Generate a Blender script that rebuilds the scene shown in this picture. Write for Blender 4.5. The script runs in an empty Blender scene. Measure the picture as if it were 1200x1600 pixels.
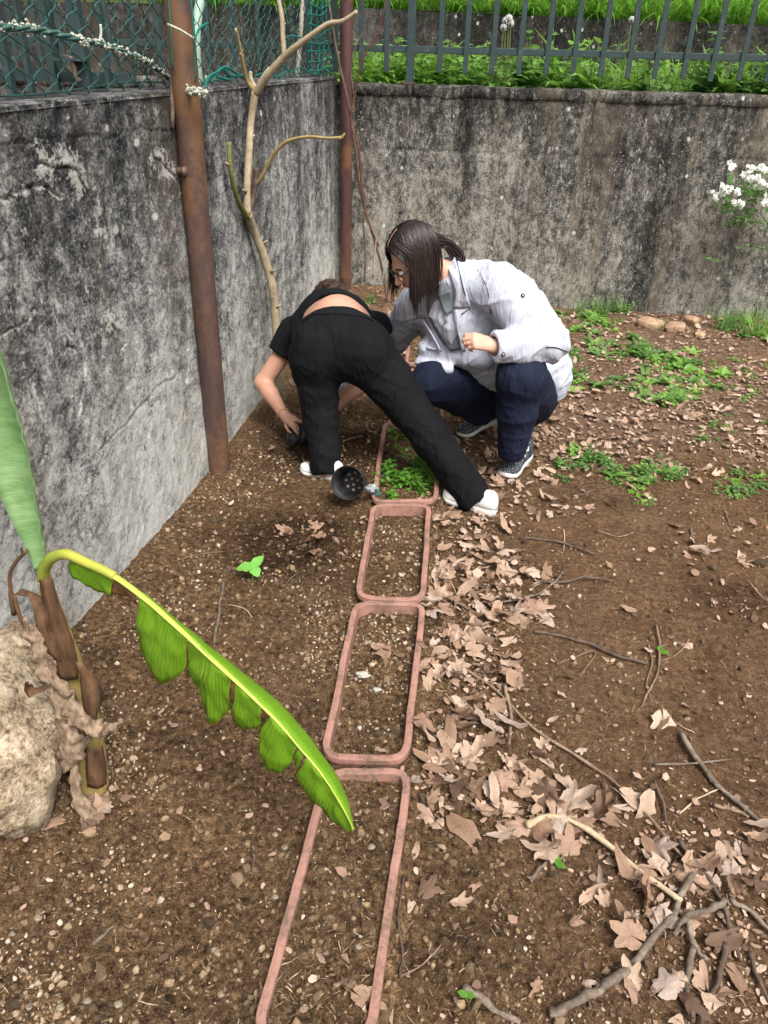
import bpy, math, random
import numpy as np
from mathutils import Vector, Matrix

random.seed(7)
rng = np.random.default_rng(7)
SC = bpy.context.scene
COL = SC.collection

# ------------------------------------------------------------------ camera
CAM_H, FPX = 1.6, 1177.0
PITCH, ROLL, YAW = math.radians(31.1), math.radians(1.5), math.radians(6.4)
_f = Vector((-math.sin(YAW) * math.cos(PITCH), math.cos(YAW) * math.cos(PITCH), -math.sin(PITCH)))
_r = Vector((math.cos(YAW), math.sin(YAW), 0))
_u = _r.cross(_f)
CR = math.cos(ROLL) * _r + math.sin(ROLL) * _u
CU = -math.sin(ROLL) * _r + math.cos(ROLL) * _u
CF = _f
cd = bpy.data.cameras.new('camera')
cam = bpy.data.objects.new('camera', cd)
COL.objects.link(cam)
cam.matrix_world = Matrix(((CR.x, CU.x, -CF.x, 0), (CR.y, CU.y, -CF.y, 0), (CR.z, CU.z, -CF.z, CAM_H), (0, 0, 0, 1)))
cd.sensor_fit = 'VERTICAL'
cd.sensor_height = 36.0
cd.lens = FPX / 1600 * 36
cd.clip_start, cd.clip_end = 0.05, 500
SC.camera = cam

# ------------------------------------------------------------------ sky, sun, exposure (bright overcast day)
SUN_EL, SUN_AZ = math.radians(56), math.radians(146)
w = bpy.data.worlds.new('World')
SC.world = w
w.use_nodes = True
wn = w.node_tree
bg = wn.nodes['Background']
sky = wn.nodes.new('ShaderNodeTexSky')
sky.sky_type = 'NISHITA'
sky.sun_disc = False
sky.sun_elevation = SUN_EL
sky.sun_rotation = SUN_AZ
sky.dust_density = 6
hs = wn.nodes.new('ShaderNodeHueSaturation')
hs.inputs['Saturation'].default_value = 0.22
wn.links.new(sky.outputs[0], hs.inputs['Color'])
wn.links.new(hs.outputs[0], bg.inputs[0])
bg.inputs[1].default_value = 0.085
sl = bpy.data.lights.new('sun', 'SUN')
sl.energy = 1.5
sl.angle = math.radians(24)
sl.color = (1.0, 0.965, 0.91)
sun = bpy.data.objects.new('sun', sl)
COL.objects.link(sun)
_sd = Vector((math.sin(SUN_AZ) * math.cos(SUN_EL), math.cos(SUN_AZ) * math.cos(SUN_EL), math.sin(SUN_EL)))
sun.rotation_euler = _sd.to_track_quat('Z', 'Y').to_euler()
SC.view_settings.view_transform = 'Standard'
SC.view_settings.look = 'None'
SC.view_settings.exposure = 1.38
SC.view_settings.gamma = 1.0

# ------------------------------------------------------------------ survey: photo measurement -> place in the yard
def _ray(px, py):
    return CF + CR * ((px - 600) / FPX) - CU * ((py - 800) / FPX)
def G(px, py, z=0.0):                     # where a sight line meets height z
    d = _ray(px, py); t = (z - CAM_H) / d.z
    return Vector((d.x * t, d.y * t, z))
def at(px, py, Y):                        # where a sight line meets depth Y
    d = _ray(px, py); t = Y / d.y
    return Vector((d.x * t, Y, CAM_H + d.z * t))
def atx(px, py, X):                       # where a sight line meets the plane x = X
    d = _ray(px, py); t = X / d.x
    return Vector((X, d.y * t, CAM_H + d.z * t))

# ------------------------------------------------------------------ objects
def link(o, parent=None):
    COL.objects.link(o)
    if parent is not None:
        o.parent = parent
    return o
def tag(o, label=None, cat=None, group=None, kind=None):
    if label: o['label'] = label
    if cat: o['category'] = cat
    if group: o['group'] = group
    if kind: o['kind'] = kind
    return o
def thing(name, label, cat, loc=(0, 0, 0), group=None, rot=(0, 0, 0)):
    o = bpy.data.objects.new(name, None)
    o.empty_display_size = 0.05
    o.location = loc
    o.rotation_euler = rot
    link(o)
    return tag(o, label, cat, group)
def setparent(o, p):                      # child given in world coordinates under an unrotated Empty
    if p is None: return o
    o.parent = p
    o.location = o.location - wloc(p)
    return o
def wloc(p):
    v = p.location.copy()
    q = p.parent
    while q is not None:
        v += q.location; q = q.parent
    return v
def mesh_obj(name, verts, faces, mat, parent=None, smooth=True, mats=None, midx=None, origin=None):
    me = bpy.data.meshes.new(name)
    vs = np.asarray(verts, dtype=np.float32).reshape(-1, 3)
    if origin is not None:
        vs = vs - np.asarray(origin, dtype=np.float32)
    if isinstance(faces, np.ndarray):
        k = faces.shape[1]; nf = len(faces)
        me.vertices.add(len(vs)); me.vertices.foreach_set('co', vs.ravel())
        me.loops.add(nf * k); me.loops.foreach_set('vertex_index', faces.astype(np.int32).ravel())
        me.polygons.add(nf)
        me.polygons.foreach_set('loop_start', np.arange(0, nf * k, k, dtype=np.int32))
        try: me.polygons.foreach_set('loop_total', np.full(nf, k, dtype=np.int32))
        except Exception: pass
        me.update(calc_edges=True)
    else:
        me.from_pydata([tuple(map(float, v)) for v in vs], [], faces)
        me.update()
    if mats:
        for m_ in mats: me.materials.append(m_)
        if midx is not None: me.polygons.foreach_set('material_index', np.asarray(midx, dtype=np.int32))
    elif mat is not None:
        me.materials.append(mat)
    me.polygons.foreach_set('use_smooth', np.full(len(me.polygons), bool(smooth)))
    me.validate()
    o = bpy.data.objects.new(name, me)
    if origin is not None:
        o.location = Vector(origin)
    link(o)
    if parent is not None: setparent(o, parent)
    return o
def add_attr(o, name, vals):
    a = o.data.attributes.new(name, 'FLOAT', 'POINT')
    a.data.foreach_set('value', np.asarray(vals, dtype=np.float32))

class MB:                                 # gathers pieces of ONE part
    def __init__(s): s.v = []; s.f = []; s.n = 0
    def add(s, v, f):
        s.v.append(np.asarray(v, dtype=float).reshape(-1, 3))
        s.f += [tuple(i + s.n for i in q) for q in f]
        s.n += len(s.v[-1])
        return s
    def box(s, c, size, R=None, bev=0.0):
        x, y, z = [k / 2 for k in size]
        v = np.array([(a, b, d) for a in (-x, x) for b in (-y, y) for d in (-z, z)])
        if R is not None: v = v @ np.array(R.to_3x3()).T
        v = v + np.array(c)
        return s.add(v, [(0, 1, 3, 2), (4, 6, 7, 5), (0, 4, 5, 1), (2, 3, 7, 6), (0, 2, 6, 4), (1, 5, 7, 3)])
    def tube(s, pts, rad, n=8, caps=True, flat=1.0, up=None):
        v, f = tube_geo(pts, rad, n, caps, flat, up)
        return s.add(v, f)
    def build(s, name, mat, parent=None, smooth=True, origin=None):
        return mesh_obj(name, np.concatenate(s.v), s.f, mat, parent, smooth, origin=origin)

def tube_geo(pts, rad, n=8, caps=True, flat=1.0, up=None):
    P = np.asarray([tuple(p) for p in pts], dtype=float)
    k = len(P)
    r = np.full(k, rad, dtype=float) if np.isscalar(rad) else np.asarray(rad, dtype=float)
    T = np.gradient(P, axis=0)
    T /= np.linalg.norm(T, axis=1)[:, None] + 1e-12
    a = np.array(up if up is not None else ((0, 0, 1) if abs(T[0][2]) < 0.9 else (1, 0, 0)), dtype=float)
    V = []
    for i in range(k):
        a = a - T[i] * (a @ T[i]); a /= np.linalg.norm(a) + 1e-12
        b = np.cross(T[i], a)
        th = np.arange(n) * 2 * math.pi / n
        V.append(P[i] + r[i] * (np.outer(np.cos(th), b) + flat * np.outer(np.sin(th), a)))
    V = np.concatenate(V)
    f = []
    for i in range(k - 1):
        for j in range(n):
            j2 = (j + 1) % n
            f.append((i * n + j, i * n + j2, (i + 1) * n + j2, (i + 1) * n + j))
    if caps:
        f.append(tuple(range(n - 1, -1, -1)))
        f.append(tuple((k - 1) * n + j for j in range(n)))
    return V, f
def spline(pts, m=8):                     # Catmull-Rom through pts
    P = [np.array(tuple(p), dtype=float) for p in pts]
    P = [2 * P[0] - P[1]] + P + [2 * P[-1] - P[-2]]
    out = []
    for i in range(1, len(P) - 2):
        for j in range(m):
            t = j / m
            out.append(0.5 * (2 * P[i] + (P[i + 1] - P[i - 1]) * t + (2 * P[i - 1] - 5 * P[i] + 4 * P[i + 1] - P[i + 2]) * t * t
                              + (3 * P[i] - P[i - 1] - 3 * P[i + 1] + P[i + 2]) * t ** 3))
    out.append(P[-2])
    return np.array(out)

# ------------------------------------------------------------------ noise for shapes
def _h(ix, iy, iz, seed):
    n = (ix * 374761393 + iy * 668265263 + iz * 2147483647 + seed * 1274126177) & 0xFFFFFFFF
    n = ((n ^ (n >> 13)) * 1274126177) & 0xFFFFFFFF
    n = n ^ (n >> 16)
    return (n & 0xFFFFFF) / float(0xFFFFFF)
def vn3(x, y, z, seed=0):
    x = np.asarray(x, dtype=float); y = np.asarray(y, dtype=float) + 0 * x; z = np.asarray(z, dtype=float) + 0 * x
    fx, fy, fz = np.floor(x), np.floor(y), np.floor(z)
    ix, iy, iz = fx.astype(np.int64), fy.astype(np.int64), fz.astype(np.int64)
    u, v, t = x - fx, y - fy, z - fz
    u, v, t = [k * k * (3 - 2 * k) for k in (u, v, t)]
    r = 0
    for a in (0, 1):
        for b in (0, 1):
            for c in (0, 1):
                r = r + _h(ix + a, iy + b, iz + c, seed) * (u if a else 1 - u) * (v if b else 1 - v) * (t if c else 1 - t)
    return r * 2 - 1
def vn2(x, y, seed=0):
    x = np.asarray(x, dtype=float); y = np.asarray(y, dtype=float) + 0 * x
    fx, fy = np.floor(x), np.floor(y)
    ix, iy = fx.astype(np.int64), fy.astype(np.int64)
    u, v = x - fx, y - fy
    u, v = [k * k * (3 - 2 * k) for k in (u, v)]
    r = 0
    for a in (0, 1):
        for b in (0, 1):
            r = r + _h(ix + a, iy + b, 0 * ix, seed) * (u if a else 1 - u) * (v if b else 1 - v)
    return r * 2 - 1
def fbm2(x, y, oct=4, seed=0):
    r = 0; a = 1; s = 0
    for i in range(oct):
        r = r + a * vn2(np.asarray(x) * 2 ** i + 17.3 * i, np.asarray(y) * 2 ** i - 9.1 * i, seed + i); s += a; a *= 0.5
    return r / s
def sstep(a, b, x):
    t = np.clip((np.asarray(x, dtype=float) - a) / (b - a), 0, 1)
    return t * t * (3 - 2 * t)

# ------------------------------------------------------------------ materials
class NT:
    def __init__(s, name):
        s.m = bpy.data.materials.new(name); s.m.use_nodes = True
        s.t = s.m.node_tree; s.b = s.t.nodes['Principled BSDF']
        s.out = s.t.nodes['Material Output']
        s._co = None
    def n(s, typ, **kw):
        nd = s.t.nodes.new(typ)
        for k, v in kw.items():
            if k in nd.inputs.keys() if isinstance(k, str) else False:
                s.set(nd.inputs[k], v)
            else:
                setattr(nd, k, v)
        return nd
    def set(s, inp, v):
        if isinstance(v, bpy.types.NodeSocket): s.t.links.new(v, inp)
        else: inp.default_value = v
    def co(s, kind='Object'):
        if s._co is None: s._co = s.t.nodes.new('ShaderNodeTexCoord')
        return s._co.outputs[kind]
    def map(s, scale=(1, 1, 1), vec=None, rot=(0, 0, 0), loc=(0, 0, 0)):
        nd = s.t.nodes.new('ShaderNodeMapping')
        s.set(nd.inputs['Vector'], vec if vec is not None else s.co())
        nd.inputs['Scale'].default_value = scale; nd.inputs['Rotation'].default_value = rot; nd.inputs['Location'].default_value = loc
        return nd.outputs[0]
    def noise(s, scale, detail=4, rough=0.55, vec=None, dist=0.0, out=0):
        nd = s.t.nodes.new('ShaderNodeTexNoise')
        s.set(nd.inputs['Vector'], vec if vec is not None else s.co())
        nd.inputs['Scale'].default_value = scale; nd.inputs['Detail'].default_value = detail
        nd.inputs['Roughness'].default_value = rough; nd.inputs['Distortion'].default_value = dist
        return nd.outputs[out]
    def vor(s, scale, feature='F1', vec=None, out='Distance', rnd=1.0):
        nd = s.t.nodes.new('ShaderNodeTexVoronoi'); nd.feature = feature
        s.set(nd.inputs['Vector'], vec if vec is not None else s.co())
        nd.inputs['Scale'].default_value = scale; nd.inputs['Randomness'].default_value = rnd
        return nd.outputs[out]
    def ramp(s, fac, stops, interp='LINEAR'):
        nd = s.t.nodes.new('ShaderNodeValToRGB'); nd.color_ramp.interpolation = interp
        el = nd.color_ramp.elements
        while len(el) < len(stops): el.new(0.5)
        for e, (p, c) in zip(el, stops):
            e.position = p
            e.color = (c, c, c, 1) if not hasattr(c, '__len__') else tuple(c) + (1,)
        s.set(nd.inputs[0], fac)
        return nd.outputs[0]
    def mix(s, fac, a, b, mode='MIX'):
        nd = s.t.nodes.new('ShaderNodeMix'); nd.data_type = 'RGBA'; nd.blend_type = mode
        s.set(nd.inputs[0], fac)
        for i, v in ((6, a), (7, b)):
            if hasattr(v, '__len__') and not isinstance(v, bpy.types.NodeSocket): v = tuple(v)[:3] + (1,)
            s.set(nd.inputs[i], v)
        return nd.outputs[2]
    def math(s, op, a, b=0.0, clamp=False):
        nd = s.t.nodes.new('ShaderNodeMath'); nd.operation = op; nd.use_clamp = clamp
        s.set(nd.inputs[0], a); s.set(nd.inputs[1], b)
        return nd.outputs[0]
    def attr(s, name, out='Fac'):
        nd = s.t.nodes.new('ShaderNodeAttribute'); nd.attribute_name = name
        return nd.outputs[out]
    def objrand(s):
        return s.t.nodes.new('ShaderNodeObjectInfo').outputs['Random']
    def sep(s, vec, i):
        nd = s.t.nodes.new('ShaderNodeSeparateXYZ'); s.set(nd.inputs[0], vec); return nd.outputs[i]
    def bump(s, h, strength=0.5, dist=0.01, prev=None):
        nd = s.t.nodes.new('ShaderNodeBump')
        nd.inputs['Strength'].default_value = strength; nd.inputs['Distance'].default_value = dist
        s.set(nd.inputs['Height'], h)
        if prev is not None: s.set(nd.inputs['Normal'], prev)
        return nd.outputs[0]
    def fin(s, color, rough=0.85, normal=None, spec=0.3, metal=0.0):
        if hasattr(color, '__len__') and not isinstance(color, bpy.types.NodeSocket): color = tuple(color)[:3] + (1,)
        s.set(s.b.inputs['Base Color'], color); s.set(s.b.inputs['Roughness'], rough)
        s.b.inputs['Specular IOR Level'].default_value = spec; s.b.inputs['Metallic'].default_value = metal
        if normal is not None: s.set(s.b.inputs['Normal'], normal)
        return s.m
    def leafy(s, color, trans, rough=0.5, normal=None, amount=0.35, spec=0.3):
        s.fin(color, rough, normal, spec)
        tr = s.t.nodes.new('ShaderNodeBsdfTranslucent')
        if hasattr(trans, '__len__') and not isinstance(trans, bpy.types.NodeSocket): trans = tuple(trans)[:3] + (1,)
        s.set(tr.inputs[0], trans)
        mx = s.t.nodes.new('ShaderNodeMixShader'); mx.inputs[0].default_value = amount
        s.t.links.new(s.b.outputs[0], mx.inputs[1]); s.t.links.new(tr.outputs[0], mx.inputs[2])
        s.t.links.new(mx.outputs[0], s.out.inputs[0])
        return s.m
# ================================================================== THE SETTING
WALL_X0, WALL_X1 = -1.15, -1.06           # left wall face: x at y=1 and at y=5.85
def wallx(y): return WALL_X0 + (WALL_X1 - WALL_X0) * (y - 1.0) / 4.85
BACK_Y, WALL_Z = 5.85, 1.445

# planters: rim corners measured in the photo (far left, far right, near left, near right)
RIM_Z = 0.055
PL = [((507, 1199), (646, 1197), (387, 1634), (584, 1642)),
      ((553, 938), (668, 938), (499, 1184), (640, 1192)),
      ((579, 786), (675, 787), (552, 936), (665, 939)),
      ((599, 657), (687, 660), (579, 783), (685, 784))]
PQ = [[G(*c, RIM_Z) for c in q] for q in PL]
def _shift(q, dy, dx=0.0): return [c + Vector((dx, dy, 0)) for c in q]
P5 = _shift(PQ[3], 0.74, -0.02); P6 = _shift(PQ[3], 1.52, -0.045)
_p6 = G(632, 568, RIM_Z); P6 = _shift(P6, _p6.y - P6[2].y, _p6.x - P6[2].x)
PQ += [P5, P6]
def in_planter(x, y, grow=0.0):
    r = np.zeros(np.shape(x))
    for q in PQ:
        y0 = (q[2].y + q[3].y) / 2; y1 = (q[0].y + q[1].y) / 2
        t = np.clip((y - y0) / (y1 - y0), 0, 1)
        xl = q[2].x + (q[0].x - q[2].x) * t; xr = q[3].x + (q[1].x - q[3].x) * t
        r = np.maximum(r, ((x > xl - grow) & (x < xr + grow) & (y > y0 - grow) & (y < y1 + grow)) * 1.0)
    return r
DIG = G(450, 845); HEAP = G(575, 700); HOLE = G(480, 700)
def gauss(x, y, c, rx, ry): return np.exp(-((x - c.x) / rx) ** 2 - ((y - c.y) / ry) ** 2)
def ground_h(x, y):
    x = np.asarray(x, dtype=float); y = np.asarray(y, dtype=float)
    inp = in_planter(x, y, 0.0); near = in_planter(x, y, 0.02)
    h = 0.018 * fbm2(x * 1.3, y * 1.3, 3, 1) + 0.012 * fbm2(x * 5, y * 5, 3, 5) * (1 - 0.6 * inp)
    cl = np.abs(fbm2(x * 17, y * 17, 3, 11))
    h = h + 0.010 * (0.5 - cl) + 0.004 * fbm2(x * 55, y * 55, 2, 17)
    h = h + 0.07 * sstep(-0.80, -1.15, x) * sstep(3.0, 1.6, y)
    h = h + 0.10 * sstep(4.6, 5.85, y) * sstep(0.5, -0.7, x)
    h = h - 0.028 * gauss(x, y, DIG, 0.17, 0.16) + 0.02 * gauss(x, y, G(520, 850), 0.10, 0.10)
    h = h + 0.055 * gauss(x, y, HEAP, 0.10, 0.17) - 0.03 * gauss(x, y, HOLE, 0.12, 0.16)
    # right-hand dug bed: humps and hollows
    h = h + 0.030 * gauss(x, y, G(960, 800), 0.25, 0.10) - 0.022 * gauss(x, y, G(1000, 1130), 0.2, 0.25)
    h = h - 0.018 * gauss(x, y, G(760, 1450), 0.16, 0.12) + 0.02 * gauss(x, y, G(1130, 1330), 0.2, 0.2)
    d = 0.035
    h = np.where(near > 0, np.clip(h, -0.02, 0.03) * 0.55 + 0.022 * (1 - inp), h)
    lev = np.interp(y, [1.25, 1.30, 2.0, 2.7, 3.4, 5.0], [0.034, 0.010, 0.014, 0.010, 0.02, 0.02])
    h = h + lev * inp
    h = h - 0.018 * inp * gauss(x, y, G(590, 1070), 0.09, 0.10)
    return h
def gh(x, y): return float(ground_h(np.array([x]), np.array([y]))[0])

xs = np.concatenate([np.linspace(-9, -1.5, 14)[:-1], np.linspace(-1.5, -1.25, 9)[:-1], np.arange(-1.25, 1.35, 0.0105), np.linspace(1.35, 3.2, 70)[1:], np.linspace(3.2, 11, 16)[1:]])
ys = [-9, -6, -4, -3, -2, -1.2, -0.6, -0.2, 0.1, 0.3, 0.45]
y_ = 0.55
while y_ < 6.3:
    ys.append(y_); y_ += 0.0085 + 0.0024 * y_
ys = np.array(ys + [6.6, 7.5, 9.0, 12])
Xg, Yg = np.meshgrid(xs, ys, indexing='ij')
Hg = ground_h(Xg.ravel(), Yg.ravel())
nx, ny = Xg.shape
idx = np.arange(nx * ny).reshape(nx, ny)
gf = np.stack([idx[:-1, :-1], idx[1:, :-1], idx[1:, 1:], idx[:-1, 1:]], -1).reshape(-1, 4)

# soil kinds: freshly dug moist soil, crushed-leaf litter, trodden reddish bed
xf, yf = Xg.ravel(), Yg.ravel()
moist = 1.5 * gauss(xf, yf, DIG, 0.26, 0.24) + 1.0 * gauss(xf, yf, HEAP, 0.16, 0.30) + 0.8 * gauss(xf, yf, HOLE, 0.25, 0.3)
moist += 0.6 * gauss(xf, yf, G(1150, 940), 0.14, 0.12) + 0.35 * gauss(xf, yf, G(990, 800), 0.3, 0.07) + 0.4 * gauss(xf, yf, G(720, 1440), 0.16, 0.16)
moist = np.clip(moist + 0.26 * fbm2(xf * 3.5, yf * 3.5, 4, 31), 0, 1)
litter = sstep(3.1, 3.7, yf) * sstep(-0.05, 0.25, xf) + 0.6 * sstep(4.6, 5.4, yf) * sstep(0.4, -0.4, xf)
litter = np.clip(litter + 0.3 * fbm2(xf * 2.5, yf * 2.5, 3, 41) - 0.05, 0, 1)
redbed = sstep(0.0, 0.5, xf) * sstep(3.3, 2.7, yf)

def soil_material():
    m = NT('soil')
    n1 = m.noise(9, 8, 0.65); n2 = m.noise(60, 6, 0.7); n3 = m.noise(240, 4, 0.7); n4 = m.noise(2.2, 4, 0.6)
    c = m.ramp(n2, [(0.34, (0.060, 0.037, 0.021)), (0.45, (0.185, 0.120, 0.068)), (0.55, (0.31, 0.208, 0.118)), (0.67, (0.49, 0.35, 0.205))])
    c2 = m.ramp(n2, [(0.30, (0.12, 0.074, 0.043)), (0.46, (0.25, 0.158, 0.093)), (0.58, (0.345, 0.228, 0.14)), (0.70, (0.44, 0.31, 0.195))])
    c = m.mix(m.attr('redbed'), c, c2)
    lt = m.ramp(m.noise(38, 6, 0.75), [(0.3, (0.13, 0.085, 0.055)), (0.45, (0.28, 0.19, 0.13)), (0.6, (0.42, 0.30, 0.215)), (0.75, (0.52, 0.40, 0.31))])
    c = m.mix(m.attr('litter'), c, lt)
    c = m.mix(m.math('MULTIPLY', m.ramp(n1, [(0.45, 0.0), (0.62, 1.0)]), 0.55), c, m.mix(0.5, c, (0.03, 0.02, 0.014), 'MULTIPLY'))
    g = m.ramp(n3, [(0.35, 0.55), (0.5, 1.0), (0.7, 1.35)])
    c = m.mix(1.0, c, g, 'MULTIPLY')
    c = m.mix(m.attr('moist'), c, m.mix(1.0, c, (0.33, 0.29, 0.26), 'MULTIPLY'))
    grit = m.ramp(m.vor(210), [(0.0, 1.0), (0.16, 1.0), (0.22, 0.0)])
    sel = m.ramp(m.noise(75, 2, 0.5), [(0.54, 0.0), (0.6, 0.75)])
    sel = m.math('MULTIPLY', sel, m.math('SUBTRACT', 1.0, m.math('MULTIPLY', m.attr('moist'), 0.7)))
    c = m.mix(m.math('MULTIPLY', grit, sel), c, (0.42, 0.34, 0.25))
    c = m.mix(m.ramp(n4, [(0.35, 0.0), (0.7, 0.45)]), c, m.mix(1.0, c, (1.25, 1.12, 1.0), 'MULTIPLY'))
    c = m.mix(1.0, c, (1.30, 1.20, 1.12), 'MULTIPLY')
    b = m.bump(n1, 0.7, 0.04)
    b = m.bump(n2, 1.0, 0.024, b)
    b = m.bump(n3, 0.9, 0.007, b)
    b = m.bump(m.vor(130), -0.45, 0.008, b)
    return m.fin(c, 0.93, b, 0.15)
M_SOIL = soil_material()
gnd = mesh_obj('ground', np.stack([xf, yf, Hg], 1), gf, M_SOIL)
tag(gnd, 'bare brown garden soil with grit and leaf crumbs', 'ground', kind='structure')
add_attr(gnd, 'moist', moist); add_attr(gnd, 'litter', litter); add_attr(gnd, 'redbed', redbed)

# ------------------------------------------------------------------ weathered concrete
def concrete(name, dark, mid, light, bias=0.0, warm=0.0, white=0.5, pale_foot=0.25, ys=1.0):
    m = NT(name)
    z = m.math('DIVIDE', m.sep(m.co(), 2), 1.45)
    big = m.noise(1.1, 4, 0.6); drip = m.noise(1.0, 6, 0.62, m.map((4.5, 4.5, 0.42)), 0.4)
    mott = m.noise(24, 10, 0.82, m.map((1, ys, 0.62)), 0.1)      # mottled vertical grain
    fine = m.noise(130, 5, 0.85, m.map((1, ys, 0.8))); grit = m.noise(380, 3, 0.75)
    f = m.math('ADD', m.math('MULTIPLY', m.math('SUBTRACT', mott, 0.5), 2.1), m.math('MULTIPLY', m.math('SUBTRACT', fine, 0.5), 1.6))
    f = m.math('ADD', f, m.math('MULTIPLY', m.math('SUBTRACT', drip, 0.5), 0.9))
    f = m.math('ADD', f, m.math('MULTIPLY', m.math('SUBTRACT', big, 0.5), 0.9))
    f = m.math('ADD', f, m.math('MULTIPLY', m.math('SUBTRACT', 0.55, z), pale_foot))
    f = m.math('ADD', f, 0.5 + bias)
    c = m.ramp(f, [(0.20, dark), (0.40, tuple(0.5 * (p + q) for p, q in zip(dark, mid))), (0.53, mid), (0.70, light), (0.90, tuple(min(0.62, k * 1.55) for k in light))])
    if warm:
        c = m.mix(m.math('MULTIPLY', m.ramp(m.noise(1.0, 5, 0.65, m.map((4.2, 4.2, 0.35), loc=(3, 1, 0)), 0.5), [(0.53, 0.0), (0.60, 1.0)]), warm), c, m.mix(0.75, c, (0.27, 0.215, 0.155)))
    # crusts of pale lime in short vertical flecks, gathered in runs
    fleck = m.ramp(m.noise(34, 6, 0.8, m.map((1, ys, 0.42), loc=(7, 2, 1))), [(0.575, 0.0), (0.62, 1.0)])
    wreg = m.ramp(m.noise(1.3, 5, 0.65, m.map((2.6, 2.6, 0.6), loc=(5, 5, 2))), [(0.44, 0.15), (0.58, 1.0)])
    c = m.mix(m.math('MULTIPLY', m.math('MULTIPLY', fleck, wreg), white), c, (0.56, 0.55, 0.50))
    # black algae: blotches that dissolve into drips
    alg = m.ramp(m.math('ADD', m.noise(2.6, 7, 0.72, m.map((1.3, 1.3, 0.5), loc=(1, 9, 4)), 0.3), m.math('MULTIPLY', m.math('SUBTRACT', z, 0.6), 0.16)), [(0.50, 0.0), (0.60, 1.0)])
    c = m.mix(m.math('MULTIPLY', alg, 0.5), c, m.mix(1.0, c, (0.30, 0.30, 0.31), 'MULTIPLY'))
    # round lichens
    lich = m.ramp(m.math('ADD', m.vor(8.0, vec=m.map((1, ys, 0.8))), m.math('MULTIPLY', m.math('SUBTRACT', fine, 0.5), 0.12)), [(0.0, 1.0), (0.07, 1.0), (0.10, 0.0)])
    c = m.mix(m.math('MULTIPLY', lich, m.ramp(m.noise(2.5, 2), [(0.40, 0.0), (0.46, 0.9)])), c, (0.60, 0.60, 0.55))
    spk = m.ramp(m.vor(38), [(0.0, 1.0), (0.13, 1.0), (0.19, 0.0)])
    c = m.mix(m.math('MULTIPLY', spk, m.ramp(m.noise(5, 3, 0.7), [(0.52, 0.0), (0.62, 0.8)])), c, (0.5, 0.49, 0.45))
    c = m.mix(m.ramp(m.math('ADD', m.attr('lip'), m.math('MULTIPLY', m.math('SUBTRACT', m.math('ADD', fine, mott), 1.0), 1.9)), [(0.50, 0.0), (0.62, 0.85)]), c, (0.58, 0.57, 0.52)); c = m.mix(m.attr('gap'), c, (0.012, 0.012, 0.012))
    dk = m.ramp(m.vor(11, vec=m.map((1, 1, 0.40), loc=(0, 0, 3))), [(0.04, 1.0), (0.075, 0.0)])
    c = m.mix(m.math('MULTIPLY', dk, 0.8), c, (0.012, 0.012, 0.012))
    c = m.mix(1.0, c, m.ramp(grit, [(0.32, 0.5), (0.5, 1.0), (0.70, 1.6)]), 'MULTIPLY')
    b = m.bump(mott, 0.6, 0.022); b = m.bump(fine, 0.8, 0.010, b); b = m.bump(grit, 0.5, 0.003, b)
    return m.fin(c, 0.92, b, 0.15)
M_CONC_L = concrete('weathered_concrete_black', (0.022, 0.023, 0.025), (0.185, 0.186, 0.184), (0.40, 0.40, 0.375), 0.12, 0.3, 1.0, 0.46, 0.5)
M_CONC_B = concrete('weathered_concrete_brown', (0.016, 0.0155, 0.014), (0.105, 0.099, 0.087), (0.26, 0.245, 0.215), 0.0, 0.45, 0.85, 0.26)
M_CONC_D = concrete('weathered_concrete_dark', (0.016, 0.016, 0.015), (0.075, 0.071, 0.064), (0.14, 0.13, 0.115), -0.05, 0.3, 0.4, 0.0)

# left wall: face as a fine relief sheet closed to a slab (top, back, ends)
CR_L = [  # cracks and lifted plaster edges measured on the face: (points, depth of lip in m)
    [(0, 530), (22, 505), (40, 500), (53, 482)], [(60, 255), (95, 260), (120, 268), (150, 330), (165, 370)],
    [(105, 545), (118, 543), (127, 560), (133, 585), (130, 615), (127, 645)],
    [(172, 505), (185, 518), (198, 538), (188, 552)], [(240, 240), (262, 262), (285, 290)],
    [(0, 310), (40, 295), (70, 290), (95, 310)], [(130, 730), (190, 672), (245, 610), (292, 572)], [(45, 590), (52, 610), (75, 690), (62, 720)],
    [(0, 222), (60, 215), (140, 212), (270, 205)]]
def sheet(u, v, to3, mat, name, parent):
    U, V = np.meshgrid(u, v, indexing='ij')
    P = to3(U.ravel(), V.ravel())
    a, b = U.shape
    i = np.arange(a * b).reshape(a, b)
    f = np.stack([i[:-1, :-1], i[:-1, 1:], i[1:, 1:], i[1:, :-1]], -1).reshape(-1, 4)
    return mesh_obj(name, P, f, mat, parent)
def seg_dist(u, v, poly):                 # distance and signed side to a polyline
    best = np.full(u.shape, 9.0); side = np.zeros(u.shape)
    for (a, b), (c, d) in zip(poly[:-1], poly[1:]):
        L2 = (c - a) ** 2 + (d - b) ** 2 + 1e-9
        t = np.clip(((u - a) * (c - a) + (v - b) * (d - b)) / L2, 0, 1)
        du, dv = u - (a + t * (c - a)), v - (b + t * (d - b))
        dist = np.hypot(du, dv)
        s = np.sign((c - a) * dv - (d - b) * du)
        m_ = dist < best
        best = np.where(m_, dist, best); side = np.where(m_, s, side)
    return best, side
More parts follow.
